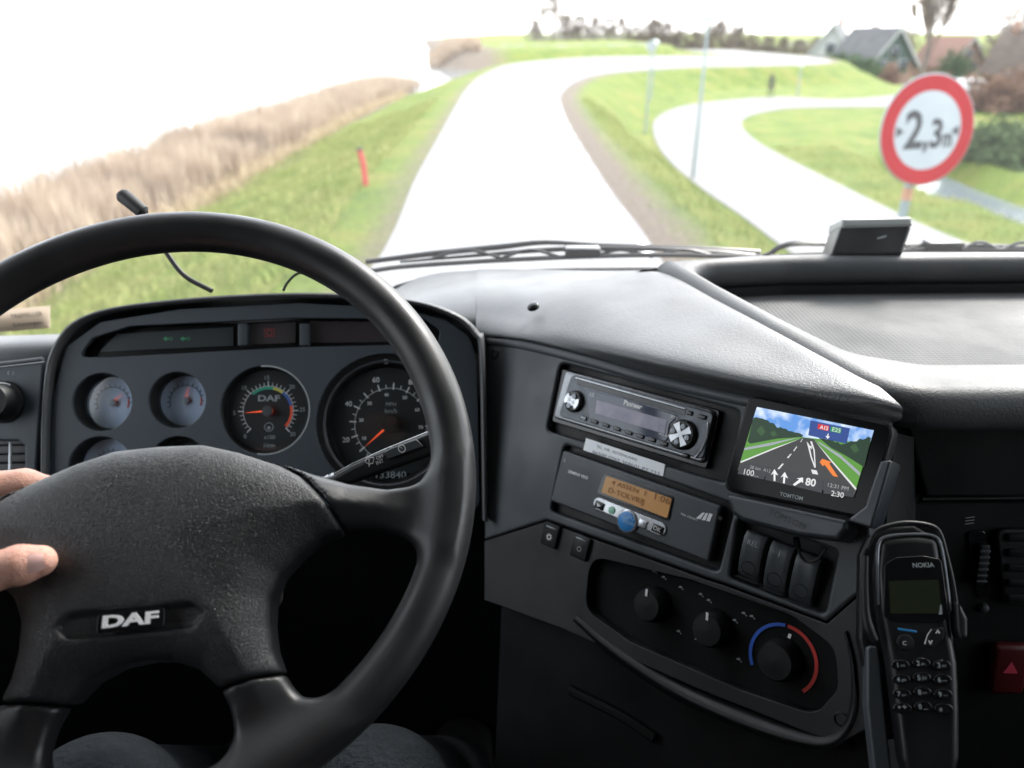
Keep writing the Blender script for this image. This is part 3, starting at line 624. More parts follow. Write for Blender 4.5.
# walker on the lower road
g = np.array(list(onlow(769.5, 98.5))+[0.]); g[2] = float(zlow(g[0], g[1]))+.015; hW = 1.5
def walker(g, h):
    q = lambda x, y, z: g+np.array([x, y, z])*h; X = grid3(g+[-.5, -.5, -.05], g+[.5, .5, h+.05], .03)
    sg = [(q(0, 0, .52), q(0, 0, .8), .09, .11), (q(-.05, 0, .5), q(-.06, .06, .27), .07, .05), (q(-.06, .06, .27), q(-.06, .02, .04), .05, .035), (q(.05, 0, .5), q(.06, -.08, .28), .07, .05), (q(.06, -.08, .28), q(.06, -.16, .05), .05, .035),
          (q(-.12, 0, .8), q(-.15, .03, .6), .045, .04), (q(-.15, .03, .6), q(-.13, .1, .47), .04, .03), (q(.12, 0, .8), q(.15, -.04, .6), .045, .04), (q(.15, -.04, .6), q(.14, -.02, .44), .04, .03), (q(0, 0, .8), q(0, .01, .88), .05, .05), (q(0, .01, .92), q(0, .015, .94), .085, .09), (q(-.06, .02, .02), q(-.06, .1, .02), .03, .028), (q(.06, -.18, .03), q(.06, -.1, .02), .03, .028)]
    return surfnets(cones(X, sg, .03), g+np.array([-.5, -.5, -.05]), .03)
t = thing('person', g, 'distant walker in dark clothes on the lower road below the dike', 'person'); obj('body', walker(g, hW), mat('dark_coat', (.03, .03, .04), .9), t)

# ---------------------------------------------------------------- cab shell
E0 = EYE
def W(*p): return E0+np.array(p, float)
cab = thing('truck_cab', W(0, .1, -1.15), 'truck cab shell with grey headliner, dark trim and large windscreen', 'truck cab')
def cq(*pts, m=None, name='panel'): return obj(name, mesh_of([W(*p) for p in pts], [tuple(range(len(pts)))]), m, cab, ang=0)
obj('roof', box(W(-1.2, -1.1, .70), W(1.2, 1.02, .74)), M['headliner'], cab, ang=0)
obj('rear_wall', box(W(-1.2, -1.14, -1.15), W(1.2, -1.1, .7)), M['trim'], cab, ang=0)
obj('floor', box(W(-1.2, -1.1, -1.19), W(1.2, 1.1, -1.15)), M['carpet'], cab, ang=0)
obj('front_bulkhead', box(W(-1.2, 1.10, -1.3), W(1.2, 1.13, -.44)), M['carpet'], cab, ang=0)
obj('header_rail', box(W(-1.2, .88, .52), W(1.2, 1.03, .70), .01), M['headliner'], cab)
for s_ in (-1, 1):
    x0, x1 = (1.16, 1.2) if s_ > 0 else (-1.2, -1.16)
    d_ = obj('door', box(W(x0, -.2, -1.15), W(x1, 1.0, -.36), .004), M['trim'], cab)
    obj('handle', box(W(x0-.03 if s_ > 0 else x1, .2, -.5), W(x0 if s_ > 0 else x1+.03, .35, -.46), .004), M['silver'], d_)
    obj('side_wall', join([box(W(x0, -1.1, -1.15), W(x1, -.2, .7)), box(W(x0, -.2, .58), W(x1, 1.0, .7))]), M['trim'], cab, ang=0)
    obj('side_window', mesh_of([W((x0+x1)/2, -.2, -.34), W((x0+x1)/2, 1.0, -.34), W((x0+x1)/2, .92, .58), W((x0+x1)/2, -.2, .58)], [(0, 1, 2, 3)]), M['glass'], cab, ang=0)
    obj('windscreen_pillar', tube([W(s_*1.17, 1.04, -.4), W(s_*1.16, .96, .72)], .045, 12), M['trim'], cab)
wb = [W(-1.15, 1.03, -.43), W(-.8, 1.08, -.43), W(-.4, 1.105, -.425), W(-.24, 1.11, -.39), W(-.14, 1.112, -.342), W(.1, 1.112, -.326), W(.5, 1.105, -.326), W(.85, 1.08, -.328), W(1.15, 1.03, -.33)]
wt = [p+np.array([0, -.10, 0]) for p in [W(-1.15, 1.03, .56), W(-.8, 1.08, .56), W(-.4, 1.105, .56), W(-.22, 1.11, .56), W(-.1, 1.112, .56), W(.1, 1.112, .56), W(.5, 1.105, .56), W(.85, 1.08, .56), W(1.15, 1.03, .56)]]
obj('windscreen', loft([wb, [(a+b)/2 for a, b in zip(wb, wt)], wt], 4, 4), M['screen'], cab, ang=0)
obj('windscreen_seal', tube([p+np.array([0, -.004, .0]) for p in wb], .006, 8, sub=4), M['rubber'], cab)
obj('scuttle_panel', loft([[p+np.array([0, .012, -.03]) for p in wb], [p+np.array([0, .09, -.055]) for p in wb], [p+np.array([0, .11, -.25]) for p in wb]], 3, 3), M['trim'], cab)

# ---------------------------------------------------------------- dashboard
K = Plane(E0+np.array([.12664474, .68496461, -.35332893]), (.7194, -.6894, .0849), (-.65324, -.62989, .42013))
dash = thing('dashboard', W(.1, .8, -1.15), 'grey black truck dashboard with soft padded top and angled centre console', 'dashboard')
BO = [(.185, .945), (.190, .915), (.203, .87), (.222, .80), (.252, .70), (.276, .625), (.296, .575), (.33, .548), (.42, .545), (.7, .56), (1.14, .60), (1.14, .97), (.85, .995), (.5, .995), (.30, .975), (.22, .955)]
HO = [(.222, .925), (.245, .84), (.283, .725), (.313, .645), (.36, .620), (.55, .622), (1.09, .655), (1.09, .93), (.7, .955), (.35, .945)]
def zz_(px, py, z): return onz(px, py, z)
A = [K.hit(*q, .003) for q in [(476, 334), (520, 337), (560, 346), (605, 358), (650, 371), (740, 392), (830, 408), (901, 419)]]
A1 = [onz(px, py, z) for (px, py), z in zip([(476, 316), (520, 320), (561, 329), (606, 341), (653, 354), (744, 377), (833, 397), (902, 413)], [-.321, -.312, -.303, -.296, -.290, -.2815, -.276, -.2745])]
M1 = [onz(px, py, z) for (px, py), z in zip([(476, 290), (530, 290), (583, 296), (632, 307), (682, 320), (762, 350), (840, 382), (901, 406)], [-.310, -.300, -.288, -.281, -.277, -.2715, -.268, -.268])]
Bc = [W(-.05, 1.105, -.322), W(.02, 1.10, -.320), W(.148, .99, -.292), W(.186, .915, -.272), W(.226, .80, -.268), W(.258, .70, -.266), W(.280, .64, -.266), W(.305, .575, -.267)]
obj('top_pad', loft([[p+np.array([.0, .012, -.010]) for p in A], A, A1, M1, Bc, [p+np.array([.012, .004, -.014]) for p in Bc]], 8, 8), M['pad'], dash, ang=0)
HZ = Plane(W(0, 0, 0), (1, 0, 0), (0, 0, 1))
BOs = [tuple(p) for p in cr([np.array(q) for q in BO[:9]], 5)]+BO[9:]
HOs = rounded(HO, .035, 6)
bl = cr(Bc, 8)[4:26:3]
obj('centre_ledge', loft([[p+np.array([-.001, -.001, -.0015]) for p in bl], [np.array([p[0], (p[1]+E0[1]+1.10)/2, p[2]*.5+(E0[2]-.322)*.5]) for p in bl], [np.array([p[0], E0[1]+1.105, E0[2]-.323]) for p in bl]], 2, 3), M['pad'], dash, ang=0)
obj('rear_ledge', loft([[W(.152, .982, -.2925), W(.2, .945, -.272), W(.35, .965, -.271), W(.8, .975, -.271), W(1.14, .96, -.271)], [W(.12, 1.03, -.308), W(.2, 1.01, -.296), W(.4, 1.02, -.288), W(.8, 1.02, -.288), W(1.14, 1.0, -.288)], [W(.08, 1.10, -.3235)]+[W(x, 1.10, -.322) for x in (.2, .4, .8, 1.14)]], 4, 4), M['pad'], dash, ang=0)
obj('passenger_shelf', plate(HZ, BOs, -.300, -.262, .017, [HOs], res=6), mat('shelf_plastic', (.044, .047, .050), .52, bump=('leather', 420, .0002), blotch=9, spec=.45, c2=(.058, .06, .062), noise=14), dash, ang=50)
obj('shelf_tray', plate(HZ, rounded([(.20, .94), (.29, .64), (.36, .605), (1.1, .64), (1.1, .94), (.7, .968)], .01), -.318, -.308), M['tray'], dash, ang=0)
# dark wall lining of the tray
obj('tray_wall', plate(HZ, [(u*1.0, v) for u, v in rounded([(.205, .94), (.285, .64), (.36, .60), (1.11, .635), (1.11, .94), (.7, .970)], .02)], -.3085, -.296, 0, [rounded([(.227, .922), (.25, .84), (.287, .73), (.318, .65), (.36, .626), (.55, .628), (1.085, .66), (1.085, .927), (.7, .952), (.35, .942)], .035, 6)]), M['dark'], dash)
# left part of the dash top, lower, behind the cluster
lt = [[W(-1.15, .80, -.40), W(-.9, .82, -.40), W(-.62, .84, -.385), W(-.5, .87, -.38), W(-.3, .88, -.38), W(-.12, .89, -.352), A[0]+np.array([.0, .012, -.010])],
      [W(-1.15, .83, -.362), W(-.9, .84, -.356), W(-.62, .865, -.346), W(-.5, .885, -.350), W(-.3, .90, -.350), W(-.12, .91, -.330), A1[0]],
      [W(-1.15, .92, -.375), W(-.9, .94, -.372), W(-.62, .96, -.370), W(-.5, .97, -.370), W(-.3, .98, -.366), W(-.12, .99, -.322), M1[0]],
      [W(-1.15, 1.03, -.42), W(-.85, 1.08, -.42), W(-.62, 1.09, -.42), W(-.45, 1.10, -.415), W(-.26, 1.108, -.39), W(-.14, 1.108, -.335), Bc[0]]]
obj('driver_top_pad', loft(lt, 6, 6), M['pad'], dash, ang=0)
# centre console face
def kp(*q, z=0): return [K.uv(x, y, z) for x, y in q]
Kout = kp((483, 337), (520, 341), (560, 350), (605, 362), (650, 375), (740, 396), (830, 412), (884, 422), (878, 470), (870, 530), (869, 585), (826, 622), (722, 583), (706, 578), (546, 520), (484, 540))
rad_h = rounded(kp((560, 362), (741, 411), (727, 484), (546, 431)), .008)
toll_h = rounded(kp((564, 444), (735, 505), (718, 572), (550, 511)), .006)
rock_h = rounded(kp((738, 517), (838, 551), (825, 615), (729, 578)), .006)
heat_h = rounded(kp((590, 556), (690, 580), (790, 615), (835, 648), (838, 690), (815, 715), (740, 690), (630, 642), (585, 610)), .02)
obj('console_panel', plate(K, Kout, -.03, 0, .003, [rad_h, toll_h, rock_h]), M['panel'], dash)
obj('console_panel_shaded', plate(K, kp((484, 541), (545, 522), (706, 580), (722, 585), (827, 624), (869, 587), (876, 680), (868, 728), (838, 745), (700, 690), (560, 628), (484, 600)), -.03, -.0003, .001, [heat_h]), M['surround'], dash)  # lower part of the console panel, split off to hold painted shade
obj('console_top_roll', tube([K.hit(x, y, -.0045) for x, y in [(484, 341), (520, 345), (560, 354), (605, 366), (650, 379), (740, 400), (830, 416), (890, 427)]], .0068, 14, sub=5), M['panel'], dash)
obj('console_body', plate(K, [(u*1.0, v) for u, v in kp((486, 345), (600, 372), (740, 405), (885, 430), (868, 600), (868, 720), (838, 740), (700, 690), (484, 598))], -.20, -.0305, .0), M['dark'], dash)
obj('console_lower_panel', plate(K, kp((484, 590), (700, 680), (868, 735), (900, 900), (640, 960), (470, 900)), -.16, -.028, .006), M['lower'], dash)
# lip under the heater panel
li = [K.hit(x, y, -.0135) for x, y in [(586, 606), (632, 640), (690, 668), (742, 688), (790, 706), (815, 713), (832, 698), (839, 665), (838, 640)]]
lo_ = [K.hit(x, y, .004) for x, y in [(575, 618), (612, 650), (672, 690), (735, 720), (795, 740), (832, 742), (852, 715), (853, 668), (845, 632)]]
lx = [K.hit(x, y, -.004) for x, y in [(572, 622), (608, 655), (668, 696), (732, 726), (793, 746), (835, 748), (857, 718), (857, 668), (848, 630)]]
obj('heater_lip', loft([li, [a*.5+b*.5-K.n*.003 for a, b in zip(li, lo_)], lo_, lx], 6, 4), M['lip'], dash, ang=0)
obj('lower_ridge', tube([K.hit(x, y, -.024) for x, y in [(570, 690), (620, 715), (655, 738)]], .005, 8, sub=4), M['lower'], dash)
# recess linings
for nm, hl, z_ in (('radio_recess', rad_h, -.012), ('terminal_recess', toll_h, -.010), ('switch_recess', rock_h, -.016)):
    obj(nm, plate(K, hl, z_-.004, z_, 0), M['dark'], dash)
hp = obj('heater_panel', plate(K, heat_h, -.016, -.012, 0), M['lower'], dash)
hk = K.off(-.012)
def heatknob(px, py, r_, ring=False, ang=100):
    u, v = hk.uv(px, py); kn = obj('knob', lathe(hk, u, v, [(r_*1.05, 0), (r_, .006), (r_*.9, .016), (r_*.8, .019), (0, .020)], 30), M['dark'], dash)
    obj('pointer', plate(hk, [(u+r_*(.55 if k in (0, 3) else .95)*math.cos(R(ang))+(.0012 if k < 2 else -.0012), v+r_*(.55 if k in (0, 3) else .95)*math.sin(R(ang))) for k in range(4)], .0202, .0206) if not ring else flat(hk, [[(u+a_*math.cos(R(ang))+s_*.0013, v+a_*math.sin(R(ang))) for a_, s_ in ((r_*1.08, -1), (r_*1.08, 1), (r_*1.3, 1), (r_*1.3, -1))]], .0015), M['white'], kn)
    return u, v
heatknob(656, 604, .017); heatknob(716, 628, .017); u, v = heatknob(783, 659, .018, True, 88)
obj('cold_scale', flat(hk, [arcband(u, v, .0275, .0305, 100, 215, 24)], .0012), mat('scale_blue', (.03, .12, .55), .5), dash, ang=False)
obj('warm_scale', flat(hk, [arcband(u, v, .0275, .0305, -38, 96, 24)], .0012), mat('scale_red', (.50, .03, .02), .5), dash, ang=False)
for x, y in [(655, 571), (664, 577), (681, 587), (701, 594), (709, 600), (735, 620), (744, 613), (752, 616), (679, 631), (697, 639), (739, 659)]:
    uu, vv = hk.uv(x, y); obj('symbol', flat(hk, [[(uu-.002, vv-.001), (uu+.002, vv-.0005), (uu+.0012, vv+.0014), (uu-.001, vv+.0009)], circ(uu+.003, vv-.001, .0007, 8)], .0012), M['dimw'], dash, ang=False)
# screws
for P_, x, y in ((K, 495, 354), (K, 841, 719)):
    u, v = P_.uv(x, y); s_ = obj('screw', lathe(P_, u, v, [(.0062, .0005), (.005, .0012), (.0045, -.002), (.0035, -.002), (0, -.0015)], 18), M['dark'], dash)
u_ = onz(533, 306, -.2935); obj('screw_cover', lathe(Plane(u_, (1, 0, 0), (-.25, -.3, .92)), 0, 0, [(.0075, -.002), (.0065, .0015), (.004, .003), (0, .0032)], 18), M['black'], dash)
# small square switches left
for i, (x, y) in enumerate([(552, 535), (582, 547)]):
    u, v = K.uv(x, y); s_ = obj('switch', obox(K, u-.0105, u+.0105, v-.0125, v+.0125, -.001, .004, .0015), M['dark'], dash)
    obj('indicator', obox(K, u-.007, u+.007, v+.0075, v+.009, .004, .0046), M['dimw'], s_, ang=0)
    if i == 0: obj('symbol', flat(K, [arcband(u, v-.002, .0018, .003, 0, 359.9, 16)]+[[(u+.0042*math.cos(R(a)), v-.002+.0042*math.sin(R(a))), (u+.0036*math.cos(R(a+12)), v-.002+.0036*math.sin(R(a+12))), (u+.0036*math.cos(R(a-12)), v-.002+.0036*math.sin(R(a-12)))][::-1] for a in range(0, 360, 45)], .0045), M['white'], s_, ang=False)
    else: obj('symbol', flat(K, [arcband(u, v-.002, .002, .0028, 0, 359.9, 16)], .0045), M['dimw'], s_, ang=False)
# three rocker switches
RK = K.off(-.012)
for i, (x, y, tx) in enumerate([(756, 556, 'REL'), (782, 567, 'i'), (808, 578, '')]):
    u, v = RK.uv(x, y); rows = []
    for k in range(9):
        q = -1+2*k/8; vv = v+.0215*q; h_ = .0085+.0035*q+.0035*(1-q*q)-(.003 if abs(q) > .95 else 0)
        rows.append([RK.pt(u-.0105, vv, 0), RK.pt(u-.0098, vv, h_), RK.pt(u, vv, h_+.0006), RK.pt(u+.0098, vv, h_), RK.pt(u+.0105, vv, 0)])
    s_ = obj('rocker_switch', join([loft(rows, 3, 1, True)]+[mesh_of([RK.pt(u-.0098, v+q*.0215, 0), RK.pt(u+.0098, v+q*.0215, 0), RK.pt(u+.0098, v+q*.0215, .012), RK.pt(u-.0098, v+q*.0215, .012)], [(0, 1, 2, 3)]) for q in (1, -1)]), M['panel'], dash)
    obj('thumb_dimple', lathe(Plane(RK.pt(u, v-.0108, .0097), RK.ex, RK.n-RK.ey*.33), 0, 0, [(.0068, -.001), (.0066, .0007), (.0061, .0006), (.0059, -.002)], 28), M['dark'], s_)
    if tx: obj('symbol', txt(RK, tx, (u-(.005 if i == 0 else .0022), v+.010), (u+(.005 if i == 0 else .0022), v+.010), .0142, px=False), M['dimw'], s_, ang=False)
# left side panel with light knob and vent
CP = Plane(E0+ray(265, 410)*.88, (1, 0, .02), (.03, -.88, .47))
LP = CP.off(.005)
def lp(*q): return [LP.uv(x, y) for x, y in q]
vent_h = rounded(lp((-60, 441), (18, 441), (24, 446), (24, 500), (-60, 505)), .004)
obj('side_panel', plate(LP, lp((-260, 380), (-60, 371), (0, 366), (44, 361), (40, 420), (33, 520), (-60, 640), (-260, 640)), -.03, 0, .003, [vent_h]), M['cluster'], dash)
obj('side_panel_edge', tube([LP.hit(x, y, .002) for x, y in [(-200, 376), (-60, 369), (0, 364), (43, 359)]], .0028, 8, sub=4), M['panel'], dash)
u, v = LP.uv(4, 402); kn = obj('light_knob', lathe(LP, u, v, [(.024, .0), (.024, .004), (.0205, .006), (.0195, .022), (.018, .025), (0, .0255)], 40), M['dark'], dash)
obj('grip_bar', obox(LP, u-.004, u+.004, v-.018, v+.018, .025, .031, .002), M['dark'], kn); obj('mark', flat(LP, [arcband(u, v, .021, .0222, 60, 120, 8)], .0066), M['white'], kn, ang=False)
obj('symbol', flat(LP, [arcband(*LP.uv(10, 373), .0015, .0023, 90, 270, 10)]+[[(a+.0005, b+k), (a+.004, b+k-.0005), (a+.004, b+k)] for (a, b) in [LP.uv(11, 373)] for k in (-.0015, 0, .0015)], .0008), M['dimw'], dash, ang=False)
vt = obj('air_vent', plate(LP, vent_h, -.028, -.022), M['black'], dash)
for k in range(7): 
    u, v = LP.uv(-30, 446+k*9); obj('vane', obox(LP, u-.05, u+.058, v-.0008, v+.0008, -.02, -.004), M['dark'], vt, ang=0)
u, v = LP.uv(9, 460); obj('vane', obox(LP, u-.0012, u+.0012, v-.05, v+.02, -.003, -.001), M['silver'], vt, ang=0)
# knee panels closing the space under the dash
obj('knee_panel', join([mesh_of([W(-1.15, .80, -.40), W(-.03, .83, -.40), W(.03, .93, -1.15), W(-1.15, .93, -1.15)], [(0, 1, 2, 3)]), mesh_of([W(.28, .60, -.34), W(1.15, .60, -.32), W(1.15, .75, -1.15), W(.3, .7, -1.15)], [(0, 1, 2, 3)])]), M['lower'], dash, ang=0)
# passenger fascia
PP = Plane(W(.45, .575, -.45), (1, 0.04, 0), (-.05, -.97, .22))
def pp(*q, z=0): return [PP.uv(x, y, z) for x, y in q]
obj('upper_fascia', plate(PP, pp((903, 422), (1024, 418), (1300, 412), (1300, 500), (1024, 496), (922, 496)), -.03, .006, .004), M['lower'], dash)
obj('fascia_strip', tube([PP.hit(x, y, .006) for x, y in [(905, 421), (1024, 417), (1200, 414)]], .0016, 8, sub=3), M['panel'], dash)
obj('fascia_strip', tube([PP.hit(x, y, .004) for x, y in [(922, 499), (1024, 498), (1200, 498)]], .0016, 8, sub=3), M['dark'], dash)
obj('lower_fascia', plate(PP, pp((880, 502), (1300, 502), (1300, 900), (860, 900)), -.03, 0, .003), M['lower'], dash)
obj('vent_wheel_slot', plate(PP, rounded(pp((966, 530), (985, 530), (990, 596), (976, 598)), .006), 0, .002, .0008), M['black'], dash)
u, v = PP.uv(979, 562); wv = obj('vent_wheel', obox(PP, u-.005, u+.005, v-.020, v+.020, .001, .007, .002), M['dark'], dash)
for k in range(6): obj('vent_wheel_rib', obox(PP, u-.005, u+.005, v-.017+k*.006, v-.015+k*.006, .0065, .0082, .0005), M['panel'], wv)
vb = obj('centre_vent', plate(PP, rounded(pp((992, 527), (1130, 527), (1130, 602), (1001, 602)), .008), 0, .006, .002), M['dark'], dash)
for r_ in range(5):
    for c_ in range(3):
        u, v = PP.uv(1011+c_*36, 534+r_*15); obj('louvre', obox(PP, u-.008, u+.012, v-.0042, v+.0035, .005, .009, .002), M['lower'], vb)
u, v = PP.uv(983, 607); obj('sensor', lathe(PP, u, v, [(.0045, .0), (.0042, .003), (.003, .0042), (0, .0046)], 18), M['panel'], dash)
u, v = PP.uv(969, 521); obj('symbol', flat(PP, [[(u-.004, v+k), (u+.004, v+k+.0012), (u+.004, v+k+.002), (u-.004, v+k+.0008)] for k in (-.003, 0, .003)], .0012), M['dimw'], dash, ang=False)
u, v = PP.uv(1003, 664); hz = obj('hazard_switch', obox(PP, u-.0165, u+.0165, v-.026, v+.026, .0, .012, .005, 4), mat('hazard_red', (.07, .004, .005), .4), dash)
tri = lambda s_: [(u+s_*math.cos(R(90+120*k)), v+.002+s_*math.sin(R(90+120*k))) for k in range(3)]
obj('warning_triangle', flat(PP, [tri(.008)], .0124), mat('hazard_symbol', (.6, .06, .10), .4), hz, ang=False)

# ---------------------------------------------------------------- instrument cluster
cl = thing('instrument_cluster', CP.pt(0, 0, -.08), 'driver instrument cluster with round gauges under a curved hood', 'instrument cluster')
def cp(*q, z=0): return [CP.uv(x, y, z) for x, y in q]
face = rounded(cp((48, 500), (52, 400), (66, 347), (100, 322), (180, 309), (300, 303), (400, 308), (446, 320), (470, 337), (477, 360), (480, 510)), .012)
G = [('small', 102, 402, .0335, 'coolant'), ('small', 177, 400, .0325, 'air'), ('small', 100, 468, .036, 'fuel'), ('small', 178, 466, .034, 'oil'), ('tach', 265, 410, .0515, ''), ('speedo', 386, 423, .081, '')]
strip_h = rounded(cp((78, 357), (92, 338), (130, 326), (300, 318), (425, 319), (440, 330), (438, 344), (300, 347), (110, 357)), .006)
holes = [circ(*CP.uv(x, y), r_, 48) for _, x, y, r_, _ in G]
obj('fascia', plate(CP, face, -.006, 0, .001, holes+[strip_h]), M['cluster'], cl)
hood0 = [(48, 520), (50, 400), (62, 345), (97, 316), (180, 303), (300, 297), (400, 302), (450, 315), (474, 334), (481, 362), (484, 520)]
h0 = [CP.hit(x, y, .0) for x, y in hood0]; cen = CP.hit(265, 440, 0)
def grow_(P, k, z): return [p+unit((p-cen)-((p-cen)@CP.n)*CP.n)*k+CP.n*z for p in P]
back = []
for p in grow_(h0, .004, 0): back.append(p+np.array([0, .13, -.085 if p[2] > E0[2]-.33 else 0]))
hood = loft([grow_(h0, -.0015, -.004), grow_(h0, -.002, .006), grow_(h0, .0005, .010), grow_(h0, .003, .009), grow_(h0, .0045, .002), [a_*.62+b_*.38+np.array([0, 0, .012 if a_[2] > E0[2]-.33 else 0]) for a_, b_ in zip(grow_(h0, .0045, .0), back)], back], 8, 4, True)
obj('hood', hood, M['pad'], cl, ang=0)
obj('warning_strip', plate(CP, strip_h, -.020, -.016), M['black'], cl)
ws = CP.off(-.0155)
for i, (q, m_) in enumerate([([(100, 352), (118, 334), (234, 327), (234, 346)], M['dark']), ([(250, 345), (250, 324), (296, 322), (296, 343)], M['dark']), ([(310, 343), (310, 321), (415, 322), (415, 342)], M['dark'])]):
    f_ = obj('warning_lens', plate(ws, [ws.uv(x, y) for x, y in q], 0, .002, .0005), mat('smoked_lens_%d' % i, [(.035, .042, .045), (.045, .04, .042), (.035, .03, .032)][i], .25), cl)
    if i == 1: u, v = ws.uv(270, 333); obj('lamp_symbol', join([flat(ws, [arcband(u, v, .0028, .0038, 0, 359, 20)], .0026), flat(ws, [[(u-.006, v-.005), (u+.006, v-.005), (u+.006, v-.0044), (u-.006, v-.0044)], [(u-.006, v+.0044), (u+.006, v+.0044), (u+.006, v+.005), (u-.006, v+.005)], [(u-.006, v-.0044), (u-.0054, v-.0044), (u-.0054, v+.0044), (u-.006, v+.0044)], [(u+.006, v-.0044), (u+.0054, v-.0044), (u+.0054, v+.0044), (u+.006, v+.0044)]], .0026)]), mat('lamp_red', (.25, .03, .03), .5), f_, ang=False)
    if i == 0:
        for x in (169, 186): u, v = ws.uv(x, 339); obj('lamp_symbol', flat(ws, [[(u-.006, v), (u-.002, v+.003), (u-.002, v+.001), (u+.001, v+.001), (u+.001, v-.001), (u-.002, v-.001), (u-.002, v-.003)], arcband(u+.0035, v, .0014, .002, 0, 359, 10)], .0026), mat('lamp_green', (.03, .22, .10), .5), f_, ang=False)
for x in (241, 303): u, v = CP.uv(x, 334); obj('divider', obox(CP, u-.005, u+.005, v-.013, v+.013, -.018, -.004, .001), M['cluster'], cl)
def ticks(P, u, v, r0, r1, a0, a1, n, w_, z): 
    o_ = []
    for i in range(n+1):
        a = R(a0+(a1-a0)*i/n); c, s = math.cos(a), math.sin(a); o_.append([(u+r0*c-w_*s, v+r0*s+w_*c), (u+r0*c+w_*s, v+r0*s-w_*c), (u+r1*c+w_*s, v+r1*s-w_*c), (u+r1*c-w_*s, v+r1*s+w_*c)])
    return flat(P, o_, z)
def num(P, s, u, v, a, r_, hgt, z):
    wd = hgt*.62*len(s); cx, cy = u+r_*math.cos(R(a)), v+r_*math.sin(R(a)); return txt(P, s, (cx-wd/2, cy-hgt/2), (cx+wd/2, cy-hgt/2), z, px=False, bold=.01)
def ringm(P, u, v, prof): return lathe(P, u, v, prof, 56)
small_needles = {0: (40, 'white'), 1: (75, 'red'), 2: (30, 'white'), 3: (60, 'white')}
